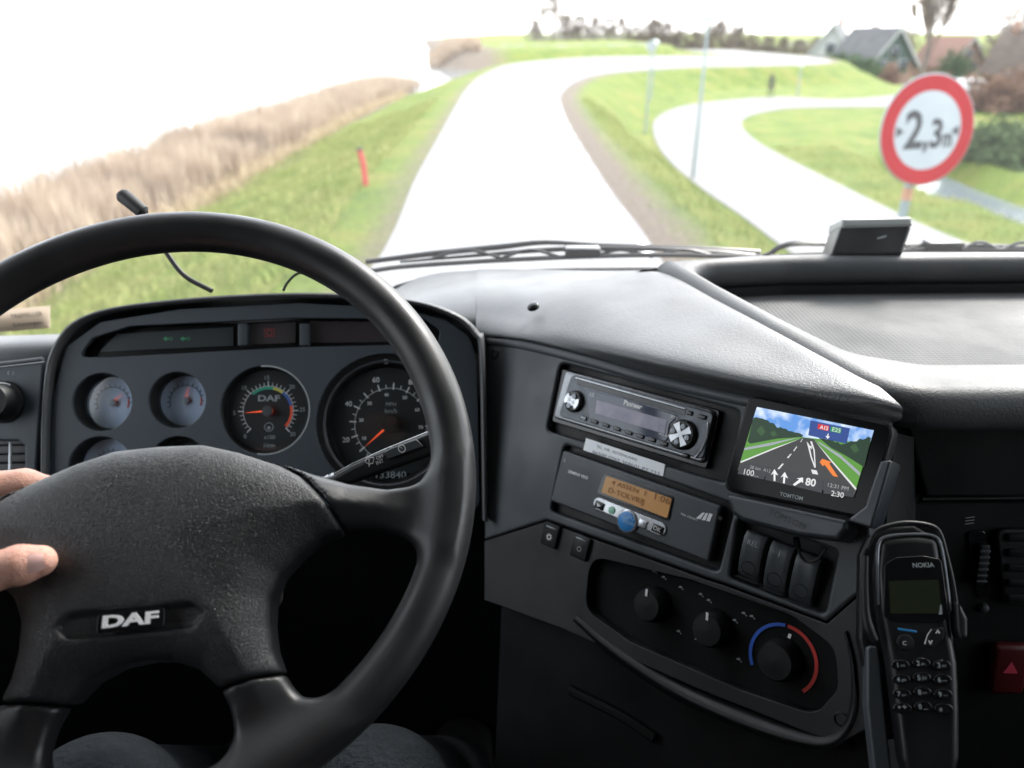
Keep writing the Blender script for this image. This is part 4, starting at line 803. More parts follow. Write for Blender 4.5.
for i, (kind, x, y, r_, nm) in enumerate(G):
    u, v = CP.uv(x, y)
    if kind == 'small':
        dp = .026; D = CP.off(-dp)
        g_ = obj('gauge', ringm(CP, u, v, [(r_+.0002, -.001), (r_, -.004), (r_-.003, -dp-.001)]), M['dark'], cl, label=['small pale gauge at the top left of the cluster', 'small pale gauge beside the rev counter', 'small pale gauge at the lower left of the cluster', 'small gauge half hidden by the wheel hub'][i])
        obj('dial', flat(D, [circ(u, v, r_-.003, 40)], 0), M['dial_reflection'] if i != 3 else M['dial'], g_, ang=False)
        obj('scale', join([ticks(D, u, v, .019, .022, 200, 340-200+200-360+20, 12, .0005, .0006), flat(D, [arcband(u, v, .0180, .0190, 200, -20, 30)], .0006)]), mat('slate_print_%d' % i, (.10, .15, .19), .5), g_, ang=False)
        obj('danger_band', flat(D, [arcband(u, v, .0175, .0190, 12, -18, 10)], .0008), M['red'], g_, ang=False)
        obj('hub_cap', lathe(D, u, v, [(.0045, .001), (.0045, .004), (0, .0046)], 16), M['dimw'], g_)
        a = R(small_needles[i][0]); obj('needle', join([flat(D, [[(u-.0008*math.sin(a), v+.0008*math.cos(a)), (u+.0008*math.sin(a), v-.0008*math.cos(a)), (u+.018*math.cos(a), v+.018*math.sin(a))]], .0035), lathe(D, u, v, [(.0012, .001), (.0012, .003), (0, .0036)], 16)]), M['orange'] , g_, ang=False)
        obj('symbol', flat(D, [arcband(u, v-.014, .0015, .0025, 0, 359, 12)], .0006), M['white'], g_, ang=False)
        GP = Plane(D.pt(u, v, .010), (1, 0, 0), CP.n+np.array([-.05, 0, .03]))
        obj('glass', lathe(GP, 0, 0, [(0, .0), (r_-.0035, 0)], 40), M['lens2'], g_, ang=0)
        obj('bezel', ringm(D, u, v, [(r_-.0018, .002), (r_-.0022, .0035), (r_-.003, .003)]), M['dsilver'], g_)
    elif kind == 'tach':
        D = CP.off(-.012); u, v = D.uv(268.5, 411)
        g_ = obj('rev_counter', ringm(CP, *CP.uv(x, y), [(r_+.0002, -.001), (r_, -.003), (r_-.004, -.014)]), M['dark'], cl)
        obj('dial', flat(D, [circ(*D.uv(265, 410), r_-.001, 48)], -.001), M['dial'], g_, ang=False)
        obj('bezel', flat(CP, [arcband(*CP.uv(x, y), r_-.0012, r_+.0004, -100, 95, 50)], .0006), M['dimw'], g_, ang=False)
        obj('scale', join([ticks(D, u, v, .0295, .0335, 225, -45, 30, .0003, .0006), ticks(D, u, v, .0285, .035, 225, -45, 6, .0005, .0008), flat(D, [arcband(u, v, .029, .0295, 225, -45, 50)], .0006)]), M['white'], g_, ang=False)
        for a0, a1, m_ in ((132, 78, 'green'), (78, 52, 'yellow'), (52, 12, 'blue'), (12, -42, 'red')): obj('speed_band', flat(D, [arcband(u, v, .0255, .0285, a0, a1, 16)], .0007), M[m_], g_, ang=False)
        obj('numbers', join([num(D, s, u, v, a, .0395, .0052, .0006) for s, a in (('0', 227), ('5', 182), ('10', 135), ('15', 92), ('20', 46), ('25', 2), ('30', -44))]), M['dimw'], g_, ang=False)
        obj('lettering', join([txt(D, 'DAF', (258, 401), (280, 401), .0006, bold=.03, hs=.7), txt(D, 'x100', (264, 439), (275, 439), .0006), txt(D, '1/min', (264, 447), (275, 447), .0006)]), M['dimw'], g_, ang=False)
        uu, vv = D.uv(269, 427); obj('symbol', flat(D, [arcband(uu, vv, .0045, .0053, 0, 359.9, 24), arcband(uu, vv-.001, .0, .002, 0, 359, 10)], .0006), M['dimw'], g_, ang=False)
        a = R(184); obj('needle', join([flat(D, [[(u-.0011*math.sin(a), v+.0011*math.cos(a)), (u+.0011*math.sin(a), v-.0011*math.cos(a)), (u+.028*math.cos(a), v+.028*math.sin(a))]], .005), lathe(D, u, v, [(.0055, .001), (.0055, .0042), (0, .0048)], 20)]), M['orange'], g_, ang=False)
        obj('hub_cap', lathe(D, u, v, [(.0062, .0042), (.006, .0065), (0, .0068)], 20), M['panel'], g_)
        obj('glass', lathe(CP.off(-.006), *CP.uv(x, y), [(0, 0), (r_-.001, 0)], 48), M['lens'], g_, ang=0)
    else:
        D = CP.off(-.020); u, v = D.uv(391, 424); uc, vc = CP.uv(x, y)
        g_ = obj('speedometer', ringm(CP, uc, vc, [(r_+.0002, -.001), (r_, -.004), (r_-.006, -.006), (r_-.008, -.012), (r_-.012, -.013), (r_-.015, -.021)]), M['dark'], cl)
        obj('dial', flat(D, [circ(uc, vc, r_-.014, 56)], -.0005), M['dial'], g_, ang=False)
        obj('inner_ring', ringm(CP, uc, vc, [(r_-.007, -.0055), (r_-.0085, -.0045), (r_-.010, -.006)]), M['panel'], g_)
        obj('scale', join([ticks(D, u, v, .043, .047, 243, -27, 24, .0004, .0006), ticks(D, u, v, .041, .049, 243, -27, 12, .0007, .0008), flat(D, [arcband(u, v, .0425, .043, 243, -27, 50)], .0006)]), M['white'], g_, ang=False)
        obj('numbers', join([num(D, s, u, v, a, .056, .0066, .0006) for s, a in (('20', 198), ('40', 153), ('60', 108), ('80', 63), ('100', 18), ('120', -27))]+[num(D, s, u, v, a, .0355, .0042, .0006) for s, a in (('10', 207), ('20', 171), ('30', 135), ('40', 98), ('50', 62), ('60', 28), ('70', -7))]), M['white'], g_, ang=False)
        obj('lettering', join([txt(D, 'MPH', (386, 406), (396, 406), .0006), txt(D, 'km/h', (385, 413), (397, 413), .0006)]), M['dimw'], g_, ang=False)
        obj('odometer', flat(D, [[D.uv(q, r2) for q, r2 in ((372, 473), (410, 473), (410, 481), (372, 481))]], .0004), M['black'], g_, ang=False)
        obj('odometer_digits', txt(D, '133840', (376, 478), (406, 478), .0008, hs=.9), M['dimw'], g_, ang=False)
        a = R(221); obj('needle', join([flat(D, [[(u-.0014*math.sin(a), v+.0014*math.cos(a)), (u+.0014*math.sin(a), v-.0014*math.cos(a)), (u+.040*math.cos(a), v+.040*math.sin(a))]], .006), lathe(D, u, v, [(.006, .001), (.006, .005), (0, .0055)], 20)]), M['orange'], g_, ang=False)
        obj('hub_cap', lathe(D, u, v, [(.0105, .005), (.010, .009), (0, .0095)], 24), M['dark'], g_)
        obj('glass', lathe(CP.off(-.010), uc, vc, [(0, 0), (r_-.010, 0)], 48), M['lens'], g_, ang=0)
uu, vv = CP.uv(385, 358); obj('lock_tab', obox(CP, uu-.002, uu+.002, vv-.006, vv+.006, -.012, -.006, .001), M['silver'], cl)

# ---------------------------------------------------------------- steering wheel
th = R(6); WN = unit((.077, -.677, .732)); WC = E0+np.array([-.252, .464, -.291])
a0 = unit(np.array([1, 0, 0])-WN[0]*WN); b0 = np.cross(WN, a0); WP = Plane(WC, a0*math.cos(th)+b0*math.sin(th), WN)
sw = thing('steering_wheel', WP.pt(0, 0, -.08), 'black four-spoke steering wheel with grained hub pad and silver badge', 'steering wheel')
half = [(0, .0255), (.03, .0245), (.057, .0175), (.085, .006), (.106, -.0035), (.134, -.014), (.160, -.020), (.185, -.019), (.215, -.005), (.222, -.03), (.215, -.072), (.19, -.062), (.171, -.054), (.152, -.047), (.130, -.046), (.112, -.052), (.098, -.0625), (.086, -.075), (.080, -.0898), (.0795, -.107), (.0816, -.123), (.088, -.140), (.098, -.155), (.112, -.167), (.13, -.178), (.10, -.205), (.062, -.208), (.061, -.191), (.0577, -.169), (.054, -.155), (.048, -.144), (.0345, -.131), (.018, -.124), (0, -.122)]
full = half+[(-x, y) for x, y in half[::-1] if x > 0]
padh = [(0, .0255), (.03, .0245), (.057, .0155), (.085, .0035), (.100, -.0065), (.112, -.020), (.122, -.034), (.128, -.047), (.112, -.052), (.098, -.0625), (.086, -.075), (.080, -.0898), (.0795, -.107), (.0816, -.123), (.087, -.138), (.068, -.1395), (.0475, -.1437), (.0345, -.131), (.018, -.124), (0, -.122)]
padf = padh+[(-x, y) for x, y in padh[::-1] if x > 0]
h = .0022; X, Y, Z = grid3((-.24, -.24, -.036), (.24, .24, .046), h)
sd2 = polysd(X[:, :, 0], Y[:, :, 0], full)[:, :, None]; pd2 = polysd(X[:, :, 0], Y[:, :, 0], padf)[:, :, None]
tor = np.sqrt((np.hypot(X, Y)-.210)**2+(Z*.98)**2)-.0162
rr = np.hypot(X, Y)
hh = .0105
def rnd2(a, b, k): a, b = a+k, b+k; return np.hypot(np.maximum(a, 0), np.maximum(b, 0))+np.minimum(np.maximum(a, b), 0)-k
zt = .0050+.0205*(1-np.exp(-np.maximum(-sd2, 0)/.016))*sm((.200-rr)/.085)      # one crowned surface over hub and spokes
spk = np.maximum(rnd2(sd2, Z-zt, .005), rnd2(sd2, -(Z+.016), .006))
spk = np.maximum(spk, rr-.206)
cut = np.maximum(spk, -(pd2-.0012))
rimF = smin(tor, cut, .022)
rimF = np.maximum(rimF, -(pd2-.0009)) 
me = surfnets(rimF, np.array([-.24, -.24, -.036]), h)
obj('rim', to_plane(me, WP), M['rim'], sw, ang=0)
top = zt-.0045*sm((.0085-np.maximum(np.abs(X+.004)-.038, 0)-np.abs(Y+.0975)*1.0)/.003)
k_ = .0035; a = pd2+k_+.0006; b = (Z-top)+k_
padF = np.hypot(np.maximum(a, 0), np.maximum(b, 0))+np.minimum(np.maximum(a, b), 0)-k_
padF = np.maximum(padF, -(Z+.024))
me = surfnets(padF, np.array([-.24, -.24, -.036]), h)
pad = obj('hub_pad', to_plane(me, WP), M['hub'], sw, ang=0)
bp_ = WP.off(.0222)
bd = obj('badge', plate(bp_, rounded([(-.024, -.1035), (.017, -.1035), (.017, -.0915), (-.024, -.0915)], .002), -.001, .0006, .0003), M['black'], sw)
obj('lettering', txt(bp_, 'DAF', (-.0205, -.1005), (.0135, -.1005), .0008, .0010, .035, px=False, hs=.56), M['chrome'], bd, ang=False)
obj('column_shroud', plate(WP, rounded([(-.055, -.08), (.055, -.08), (.05, .0), (-.05, .0)], .02), -.19, -.03, .02), M['lower'], sw)

# stalks
st = thing('wiper_stalk', at(330, 485, .66), 'black wiper stalk with white symbols behind the right spoke of the wheel', 'stalk')
a, b = at(300, 492, .655), at(446, 437, .615); d = unit(b-a); n_ = unit(np.cross(d, np.cross(-cF, d))); n_ = n_ if n_@cF < 0 else -n_
STP = Plane(a, d, n_); L = np.linalg.norm(b-a)
shp = [(.0, -.0045), (.036, -.0045), (.046, -.007), (.05, -.009), (L, -.0105), (L, .0085), (.09, .0075), (.06, .006), (.04, .0035), (0, .0035)]
obj('lever', plate(STP, shp, -.008, .006, .004), M['dark'], st); 
for k in range(4): obj('grip_ridge', lathe(Plane(STP.pt(.018+k*.0055, -.0005, -.001), np.cross(n_, d), d), 0, 0, [(.003, -.0019), (.0062, -.001), (.0062, .001), (.003, .0019)], 16), M['dsilver'], st)
obj('edge_strip', tube([STP.pt(u, v, .005) for u, v in ((.04, .0042), (.06, .0066), (.09, .0082), (L, .0092))], .0007, 6), M['silver'], st)
sq = STP.off(.0068)
u, v = sq.uv(370, 461); obj('symbol', join([flat(sq, [arcband(u, v-.004, .0065, .0072, 50, 130, 10), arcband(u, v-.004, .0015, .0022, 50, 130, 8), [(u-.0048, v+.001), (u-.0042, v+.0008), (u-.001, v-.0028), (u-.0016, v-.003)], [(u+.0048, v+.001), (u+.0042, v+.0008), (u+.001, v-.0028), (u+.0016, v-.003)], [(u-.003, v-.004), (u-.0024, v-.0042), (u+.0002, v+.002), (u-.0003, v+.0022)]], 0), txt(sq, 'OFF', (377, 460), (384, 457), 0), txt(sq, 'INT', (377, 465), (384, 462), 0)]), M['white'], st, ang=False)
obj('cruise_button', plate(sq, [sq.uv(x, y) for x, y in ((388, 459), (386, 451), (392, 448), (417, 439), (424, 446))], 0, .002, .0008), M['panel'], st)
u, v = sq.uv(403, 448); obj('symbol', flat(sq, [arcband(u, v, .0026, .0034, 0, 359, 20), [(u, v), (u+.0005, v+.0003), (u-.0015, v+.0022)]], .0024), M['white'], st, ang=False)
st2 = thing('light_stalk', WP.pt(-.05, .03, -.07), 'slim indicator stalk left of the hub behind the fingers', 'stalk')
obj('lever', tube([WP.pt(-.03, .0, -.07), WP.pt(-.12, .02, -.055), WP.pt(-.2, .035, -.05)], [.006, .006, .009], 12, sub=4), M['dark'], st2)
obj('tip_ring', tube([WP.pt(-.19, .0325, -.051), WP.pt(-.194, .0335, -.0505)], .0096, 14), M['silver'], st2)

# ---------------------------------------------------------------- car radio
def cpx(P, ox, oy, sc):
    return lambda x, y, z=0: P.uv(ox+x/sc, oy+y/sc, z)
RP = K.off(-.006); rr_ = cpx(RP, 540, 360, 5.12)
rad = thing('car_radio', RP.pt(0, 0, -.03), 'silver and black car radio with two round controls in the console', 'car radio')
obj('sleeve', plate(RP, rounded([rr_(100, 42), rr_(925, 258), rr_(855, 560), rr_(62, 315)], .004), -.004, .001, .001), M['black'], rad)
fc = obj('faceplate', plate(RP, rounded([rr_(142, 55), rr_(908, 262), rr_(852, 535), rr_(80, 298)], .007, 6), -.002, .006, .0025), mat('radio_bezel', (.16, .165, .175), .28, metal=.6, blotch=50), rad)
R2 = RP.off(.006); r2 = cpx(R2, 540, 360, 5.12)
obj('inner_face', plate(R2, rounded([r2(165, 74), r2(893, 272), r2(838, 512), r2(98, 288)], .006, 6), -.002, .0012, .001), mat('radio_face', (.055, .06, .068), .3, metal=.4, blotch=60), rad)
obj('disc_slot', plate(R2, rounded([r2(196, 98), r2(752, 258), r2(746, 284), r2(190, 124)], .001), .001, .0016, .0004), M['black'], rad)
obj('slot_lip', plate(R2, rounded([r2(188, 88), r2(752, 248), r2(750, 255), r2(186, 95)], .0005), .001, .0026, .0005), M['silver'], rad)
obj('display_window', plate(R2, rounded([r2(235, 150), r2(430, 195), r2(560, 238), r2(715, 285), r2(668, 330), r2(655, 420), r2(470, 372), r2(255, 300), r2(250, 235)], .004), .001, .0022, .0006), mat('display_gloss', (.05, .06, .09), .08), rad)
obj('display', flat(R2, [[r2(292, 205, .0026), r2(650, 308, .0026), r2(636, 378, .0026), r2(282, 272, .0026)]], .0026), mat('display_pale', (.16, .15, .22), .25, c2=(.30, .27, .34), noise=30), rad, ang=False)
obj('lettering', join([txt(R2, 'Pioneer', (623.5, 404.5), (641.6, 409.5), .003, bold=.03), txt(R2, 'CD', (589.5, 395.8), (594.5, 397), .003), txt(R2, 'EJECT', (670.5, 417), (677, 419), .003), txt(R2, 'WMA MP3', (658.5, 434.5), (668, 437.5), .003)]), M['white'], rad, ang=False)
def dialknob(x, y, r_, cross, nm):
    u, v = r2(x, y); k = obj(nm, lathe(R2, u, v, [(r_*1.14, 0), (r_*1.14, .004), (r_*1.02, .0055), (r_, .0035), (r_*.98, .0062), (r_*.3, .0075), (0, .0076)], 36), M['black'], rad)
    if cross:
        obj('cross_face', flat(R2, [[(u+q*math.cos(R(a+s_)), v+q*math.sin(R(a+s_))) for q, s_ in ((r_*.2, -40), (r_*.93, -17), (r_*.93, 17), (r_*.2, 40))] for a in (35, 125, 215, 305)]+[circ(u, v, r_*.22, 12)], .0082), M['silver'], k, ang=False)
        for a in (-10, 80, 170, 260): obj('button', lathe(R2, u+r_*.62*math.cos(R(a)), v+r_*.62*math.sin(R(a)), [(r_*.25, .006), (r_*.2, .0088), (0, .009)], 12), M['dsilver'], k)
    else:
        obj('grip_face', flat(R2, [arcband(u, v, 0, r_*.92, a, a+75, 10) for a in (-50, 130)]+[circ(u, v, r_*.5, 16)], .0082), M['silver'], k, ang=False)
        for a in (70, 250): obj('button', lathe(R2, u+r_*.55*math.cos(R(a)), v+r_*.55*math.sin(R(a)), [(r_*.32, .006), (r_*.27, .0088), (0, .009)], 14), M['dsilver'], k)
dialknob(183, 213, .0105, False, 'volume_knob'); dialknob(737, 383, .0130, True, 'control_pad')
for i, (x, y) in enumerate([(228, 298), (285, 316), (343, 334), (400, 352), (460, 372), (519, 391), (578, 409), (640, 430)]):
    u, v = r2(x, y); PB = Plane(R2.pt(u, v, 0), R2.ex*.985-R2.ey*.04, R2.n); obj('preset_button', obox(PB, -.0042, .0042, -.0021, .0022, .0, .003, .0008), M['black'] if i else M['dsilver'], rad)
for x, y, s_ in ((772, 273, .003), (835, 292, .0045), (752, 490, .003)): u, v = r2(x, y); obj('button', obox(Plane(R2.pt(u, v, 0), R2.ex, R2.n), -s_, s_, -.0022, .0022, 0, .003, .001), M['black'], rad)
obj('detach_catch', tube([R2.hit(540+x/5.12, 360+y/5.12, .0015) for x, y in ((862, 320), (856, 390), (830, 455), (795, 500))], .0011, 6, sub=4), M['silver'], rad)

# paper label
LB = K.off(.0008); lb = cpx(LB, 540, 360, 5.12)
lab_ = thing('paper_label', LB.pt(*lb(430, 500)), 'white paper strip with typed text stuck below the radio', 'label')
obj('strip', plate(LB, [lb(236, 400), lb(640, 534), lb(629, 596), lb(221, 461)], -.0006, 0), M['paper'], lab_)
obj('typed_text', join([txt(LB, 'TEL. NR.  ROZENLAAN', (596, 447.2), (636, 460.8), .0005, hs=.8), txt(LB, '06500 0765 368601 PT.222', (592, 453.5), (659, 476), .0005, hs=.7)]), mat('faded_ink', (.22, .23, .26), .7), lab_, ang=False)

# toll terminal
TP = K.off(-.003); tt = cpx(TP, 540, 440, 5.12)
toll = thing('toll_terminal', TP.pt(*tt(500, 330), -.02), 'grey toll terminal with orange display and blue round button below the radio', 'toll terminal')
obj('housing', plate(TP, rounded([tt(133, 54), tt(940, 338), tt(878, 626), tt(68, 312)], .003, 4), -.004, .006, .0025), mat('terminal_grey', (.050, .055, .062), .42, bump=('noise', 1500, .00015), blotch=14), toll)
T2 = TP.off(.006); t2 = cpx(T2, 540, 440, 5.12)
obj('display_frame', plate(T2, rounded([t2(330, 170), t2(688, 290), t2(662, 415), t2(292, 275)], .004), 0, .0012, .0005), M['black'], toll)
ds = obj('display', plate(T2, rounded([t2(345, 184), t2(678, 300), t2(655, 400), t2(318, 268)], .002), .001, .0018, 0), mat('amber_display', (.25, .15, .05), .35, emit=(1, .42, .07, .02), c2=(.30, .17, .06), noise=60), toll)
T3 = T2.off(.0024)
obj('display_text', join([txt(T3, '4 ASSEN  1', (611, 484), (645, 495.6), 0, hs=.7), txt(T3, '1:06', (654, 499.5), (669.5, 504.8), 0, hs=.75), txt(T3, 'D-TOLVRIJ', (608, 492.2), (643, 504.4), 0, hs=.8)]), mat('lcd_ink', (.12, .04, .01), .5), ds, ang=False)
def bar(P, p, q, w_): 
    p, q = np.array(p), np.array(q); d = unit(q-p); n = np.array([-d[1], d[0]]); a = math.atan2(d[1], d[0])
    return [tuple(p+w_*np.array([math.cos(a+math.pi/2+k*math.pi/8), math.sin(a+math.pi/2+k*math.pi/8)])) for k in range(9)]+[tuple(q+w_*np.array([math.cos(a-math.pi/2+k*math.pi/8), math.sin(a-math.pi/2+k*math.pi/8)])) for k in range(9)]
obj('key_bar', plate(T2, bar(T2, t2(303, 326), t2(620, 455), .0062), 0, .0016, .0006), M['silver'], toll)
def keyb(x, y, s_, nm, m_, tx=None):
    u, v = t2(x, y); PB = Plane(T2.pt(u, v, .0016), T2.ex*.99-T2.ey*.06, T2.n); k = obj(nm, obox(PB, -s_, s_, -.0038, .0038, 0, .0014, .0006), m_, toll)
    if tx == 'play': obj('symbol', flat(PB, [[(-.002, -.002), (.0028, 0), (-.002, .002)]], .0018), M['white'], k, ang=False)
    elif tx: obj('symbol', txt(PB, tx, (-.0042, -.002), (.0042, -.002), .0018, px=False), M['white'], k, ang=False)
keyb(310, 335, .0055, 'play_button', M['black'], 'play'); keyb(608, 455, .0062, 'ok_button', M['black'], 'OK'); keyb(532, 428, .0045, 'blank_button', M['silver'])
u, v = t2(373, 360); obj('green_button', lathe(T2, u, v, [(.0042, .001), (.0038, .0026), (0, .003)], 20), mat('pale_green', (.25, .5, .38), .3), toll)
u, v = t2(452, 416); bb = obj('blue_button', lathe(T2, u, v, [(.0112, .0), (.0112, .0025), (.010, .0034), (.0096, .0036), (0, .0042)], 32), mat('button_blue', (.03, .20, .50), .35), toll)
obj('button_ring', lathe(T2, u, v, [(.0118, .0), (.0118, .0026), (.0108, .0034), (.0100, .0036)], 32), M['silver'], toll)
T4 = T2.off(.0046); obj('button_text', join([txt(T4, 'INFO', (623, 517), (634, 521), 0), txt(T4, 'MENU', (623, 522.5), (634, 526.5), 0)]), mat('pale_blue', (.3, .5, .75), .5), bb, ang=False)
obj('maker_lettering', txt(T2, 'SIEMENS VDO', (568, 472.5), (587.5, 479.5), .0005, bold=.02), M['white'], toll, ang=False)
obj('lettering', txt(T2, 'TOLL COLLECT', (680.5, 514.5), (697.5, 521), .0005), M['white'], toll, ang=False)
obj('road_logo', flat(T2, [[t2(800, 400), t2(832, 372), t2(846, 372), t2(822, 406)], [t2(828, 410), t2(850, 374), t2(862, 374), t2(848, 412)], [t2(852, 414), t2(868, 374), t2(886, 380), t2(870, 418)]], .0005), M['white'], toll, ang=False)
for x, y in ((128, 104), (922, 400)): u, v = t2(x, y); obj('pin_hole', lathe(T2, u, v, [(0, .0004), (.0022, .0004)], 12), M['black'], toll, ang=0)

# ---------------------------------------------------------------- satellite navigation device
GP0 = Plane(at(807, 461, .640), (.714, -.686, .142), (-.65, -.573, .499)); gg = cpx(GP0, 700, 380, 4.268)
nav = thing('navigation_device', GP0.pt(0, 0, -.02), 'black navigation device with lit road map screen mounted on the console', 'navigation device')
obj('housing', plate(GP0, rounded([gg(205, 62), gg(835, 190), gg(725, 600), gg(92, 470)], .010, 6), -.016, 0, .003), bpy.data.materials['dark_plastic'], nav)
obj('front_glass', plate(GP0, rounded([gg(215, 72), gg(822, 198), gg(716, 588), gg(106, 460)], .008, 6), -.001, .0012, .0006), mat('nav_gloss', (.003, .003, .0035), .14, spec=.12), nav)
sc_ = GP0.off(.0016)
def sg(*pts, z=.0004):
    return [GP0.uv(700+x/4.268, 380+y/4.268, .0016+z) for x, y in pts]
def spoly(name, pts, col, z, st=.75, parent=None):
    return obj(name, flat(sc_, [sg(*p, z=z) for p in pts], z), em('screen_'+name, col, st), parent or nav, ang=False)
S0 = [(243, 115), (742, 215), (655, 500), (160, 385)]
scr = obj('screen', flat(sc_, [sg(*S0, z=.0002)], .0002), em('screen_base', (.02, .02, .02), .3), nav, ang=False)
def skymat():
    m = bpy.data.materials.new('screen_sky'); m.use_nodes = True; t = m.node_tree; b = t.nodes['Principled BSDF']; tc = t.nodes.new('ShaderNodeTexCoord'); n = t.nodes.new('ShaderNodeTexNoise'); n.inputs['Scale'].default_value = 70; n.inputs['Detail'].default_value = 6
    r = t.nodes.new('ShaderNodeValToRGB'); r.color_ramp.elements[0].position = .42; r.color_ramp.elements[0].color = (.10, .28, .68, 1); r.color_ramp.elements[1].position = .66; r.color_ramp.elements[1].color = (.75, .85, .95, 1)
    t.links.new(tc.outputs['Object'], n.inputs['Vector']); t.links.new(n.outputs[0], r.inputs[0]); t.links.new(r.outputs[0], b.inputs['Emission Color']); b.inputs['Emission Strength'].default_value = .2; b.inputs['Base Color'].default_value = (.03, .04, .06, 1); return m
EM = .17
obj('sky_image', flat(sc_, [sg((243, 115), (742, 215), (728, 262), (600, 262), (440, 245), (330, 225), (225, 170), z=.0005)], .0005), skymat(), scr, ang=False)
spoly('field_image', [[(228, 165), (440, 244), (600, 262), (728, 262), (664, 470), (172, 350)]], (.10, .30, .035), .0006, EM, scr)
rg = random.Random(5)
def jag(p, q, n, amp): return [(p[0]+(q[0]-p[0])*i/n, p[1]+(q[1]-p[1])*i/n-(amp*rg.random() if 0 < i < n else 0)) for i in range(n+1)]
spoly('trees_image', [[(203, 262)]+jag((228, 162), (320, 190), 9, 10)+jag((330, 205), (440, 236), 9, 8)+[(436, 243), (330, 250), (215, 272)], jag((505, 245), (600, 275), 8, 8)+jag((620, 272), (730, 248), 9, 10)+[(700, 372), (620, 322), (560, 290)]], (.008, .035, .012), .0008, EM, scr)
spoly('tree_light_image', [[(240, 215), (262, 195), (280, 222), (262, 240)], [(300, 225), (318, 215), (330, 235), (310, 243)], [(640, 285), (662, 270), (680, 300), (660, 312)]], (.03, .09, .025), .0009, EM, scr)
spoly('roadway_image', [[(438, 246), (486, 252), (668, 468), (655, 500), (160, 385), (172, 352)]], (.045, .043, .043), .0010, EM, scr)
spoly('crash_barrier_image', [[(430, 243), (300, 268), (190, 290), (188, 300), (300, 280)], [(505, 262), (600, 320), (684, 395), (682, 410), (600, 334), (505, 268)]], (.35, .38, .42), .0011, EM, scr)
spoly('lane_line_image', [[(430, 250), (310, 292), (172, 348), (174, 354), (312, 297)], [(488, 256), (560, 348), (664, 470), (668, 462), (565, 345)], [(437, 250), (428, 264), (431, 265), (439, 250)], [(412, 283), (398, 302), (402, 304), (415, 285)], [(388, 314), (371, 331), (377, 334), (391, 316)], [(352, 356), (326, 384), (333, 387), (358, 358)], [(455, 262), (472, 330), (488, 374), (494, 374), (478, 330), (466, 275)], [(470, 262), (484, 300), (490, 372), (494, 372), (490, 300), (478, 262)], [(462, 280), (478, 282), (476, 296)], [(474, 382), (498, 386), (504, 404), (480, 400)]], (.75, .75, .75), .0012, EM, scr)
spoly('orange_arrow_image', [[(511, 350), (522, 336), (560, 350), (552, 357), (590, 414), (568, 410), (532, 362), (524, 368)]], (.85, .22, .03), .0014, EM, scr)
spoly('motorway_board', [[(472, 172), (640, 206), (626, 272), (462, 236)]], (.02, .06, .26), .0014, EM, scr)
spoly('red_number_plate', [[(505, 186), (552, 196), (548, 218), (501, 208)]], (.65, .02, .03), .0016, EM, scr)
spoly('green_number_plate', [[(560, 198), (604, 207), (600, 228), (556, 219)]], (.02, .30, .10), .0016, EM, scr)
def stext(s, a, b, nm='screen_text', col=(.8, .8, .8), bold=0, hs=None): return obj(nm, txt(sc_, s, (700+a[0]/4.268, 380+a[1]/4.268), (700+b[0]/4.268, 380+b[1]/4.268), .0021, bold=bold, hs=hs), em('screen_ink_'+nm, col, EM*.9), scr, ang=False)
stext('A12', (510, 207), (546, 214), bold=.03); stext('E25', (563, 218), (598, 225))
spoly('down_arrow_image', [[(545, 228), (549, 229), (548, 240), (555, 242), (544, 252), (536, 238), (543, 239)]], (.8, .8, .8), .0017, EM, scr)
spoly('status_panel', [[(200, 350), (296, 370), (272, 425), (160, 400), (172, 375)], [(300, 372), (528, 425), (520, 482), (276, 425)], [(532, 426), (640, 450), (655, 500), (526, 484)]], (.035, .037, .042), .0015, EM, scr)
stext('38 km  A12', (212, 377), (300, 396), 'screen_text', (.4, .4, .42)); stext('100', (186, 402), (228, 411)); stext('12:31 PM', (545, 455), (632, 473), 'screen_text', (.45, .45, .45)); stext('2:30', (558, 493), (612, 503), bold=.01); stext('80', (448, 447), (492, 455), bold=.03); stext('km/h', (230, 412), (248, 416), 'screen_text', (.4, .4, .42))
spoly('lane_arrow_image', [[(314, 430), (314, 398), (302, 406), (318, 380), (334, 408), (322, 402), (322, 432)], [(354, 440), (356, 410), (344, 416), (362, 392), (376, 420), (364, 414), (362, 442)], [(396, 446), (424, 424), (412, 420), (440, 416), (440, 440), (432, 434), (404, 452)]], (.85, .85, .85), .0018, EM, scr)
obj('lettering', txt(GP0, 'TOMTOM', (779.5, 495.5), (802.5, 500.5), .0018, bold=.02), M['dimw'], nav, ang=False)
# cradle below and at the right of the device
CR = GP0.off(.004); cg = lambda *pts: [CR.uv(700+x/4.268, 380+y/4.268) for x, y in pts]
obj('cradle', plate(CR, rounded(cg((118, 486), (400, 548), (640, 600), (640, 640), (600, 690), (430, 668), (190, 605), (150, 575)), .003, 4), -.030, .006, .004), mat('cradle_plastic', (.022, .026, .031), .38, bump=('noise', 1500, .00015), blotch=20), nav)
obj('cradle_side', plate(CR, rounded(cg((775, 350), (825, 342), (740, 636), (640, 604), (648, 588), (712, 540), (722, 500)), .002, 3), -.024, .004, .002), bpy.data.materials['cradle_plastic'], nav)
obj('cradle_lettering', txt(CR, 'TOMTOM', (768, 514), (804, 530), .0063), M['rubber'], nav, ang=False)
obj('mount_arm', plate(GP0, rounded(cg((350, 300), (560, 340), (520, 500), (320, 460)), .005), -.06, -.015, .003), M['dark'], nav)
cb = thing('power_cable', at(812, 558, .65), 'thin black cable looping under the navigation device', 'cable')
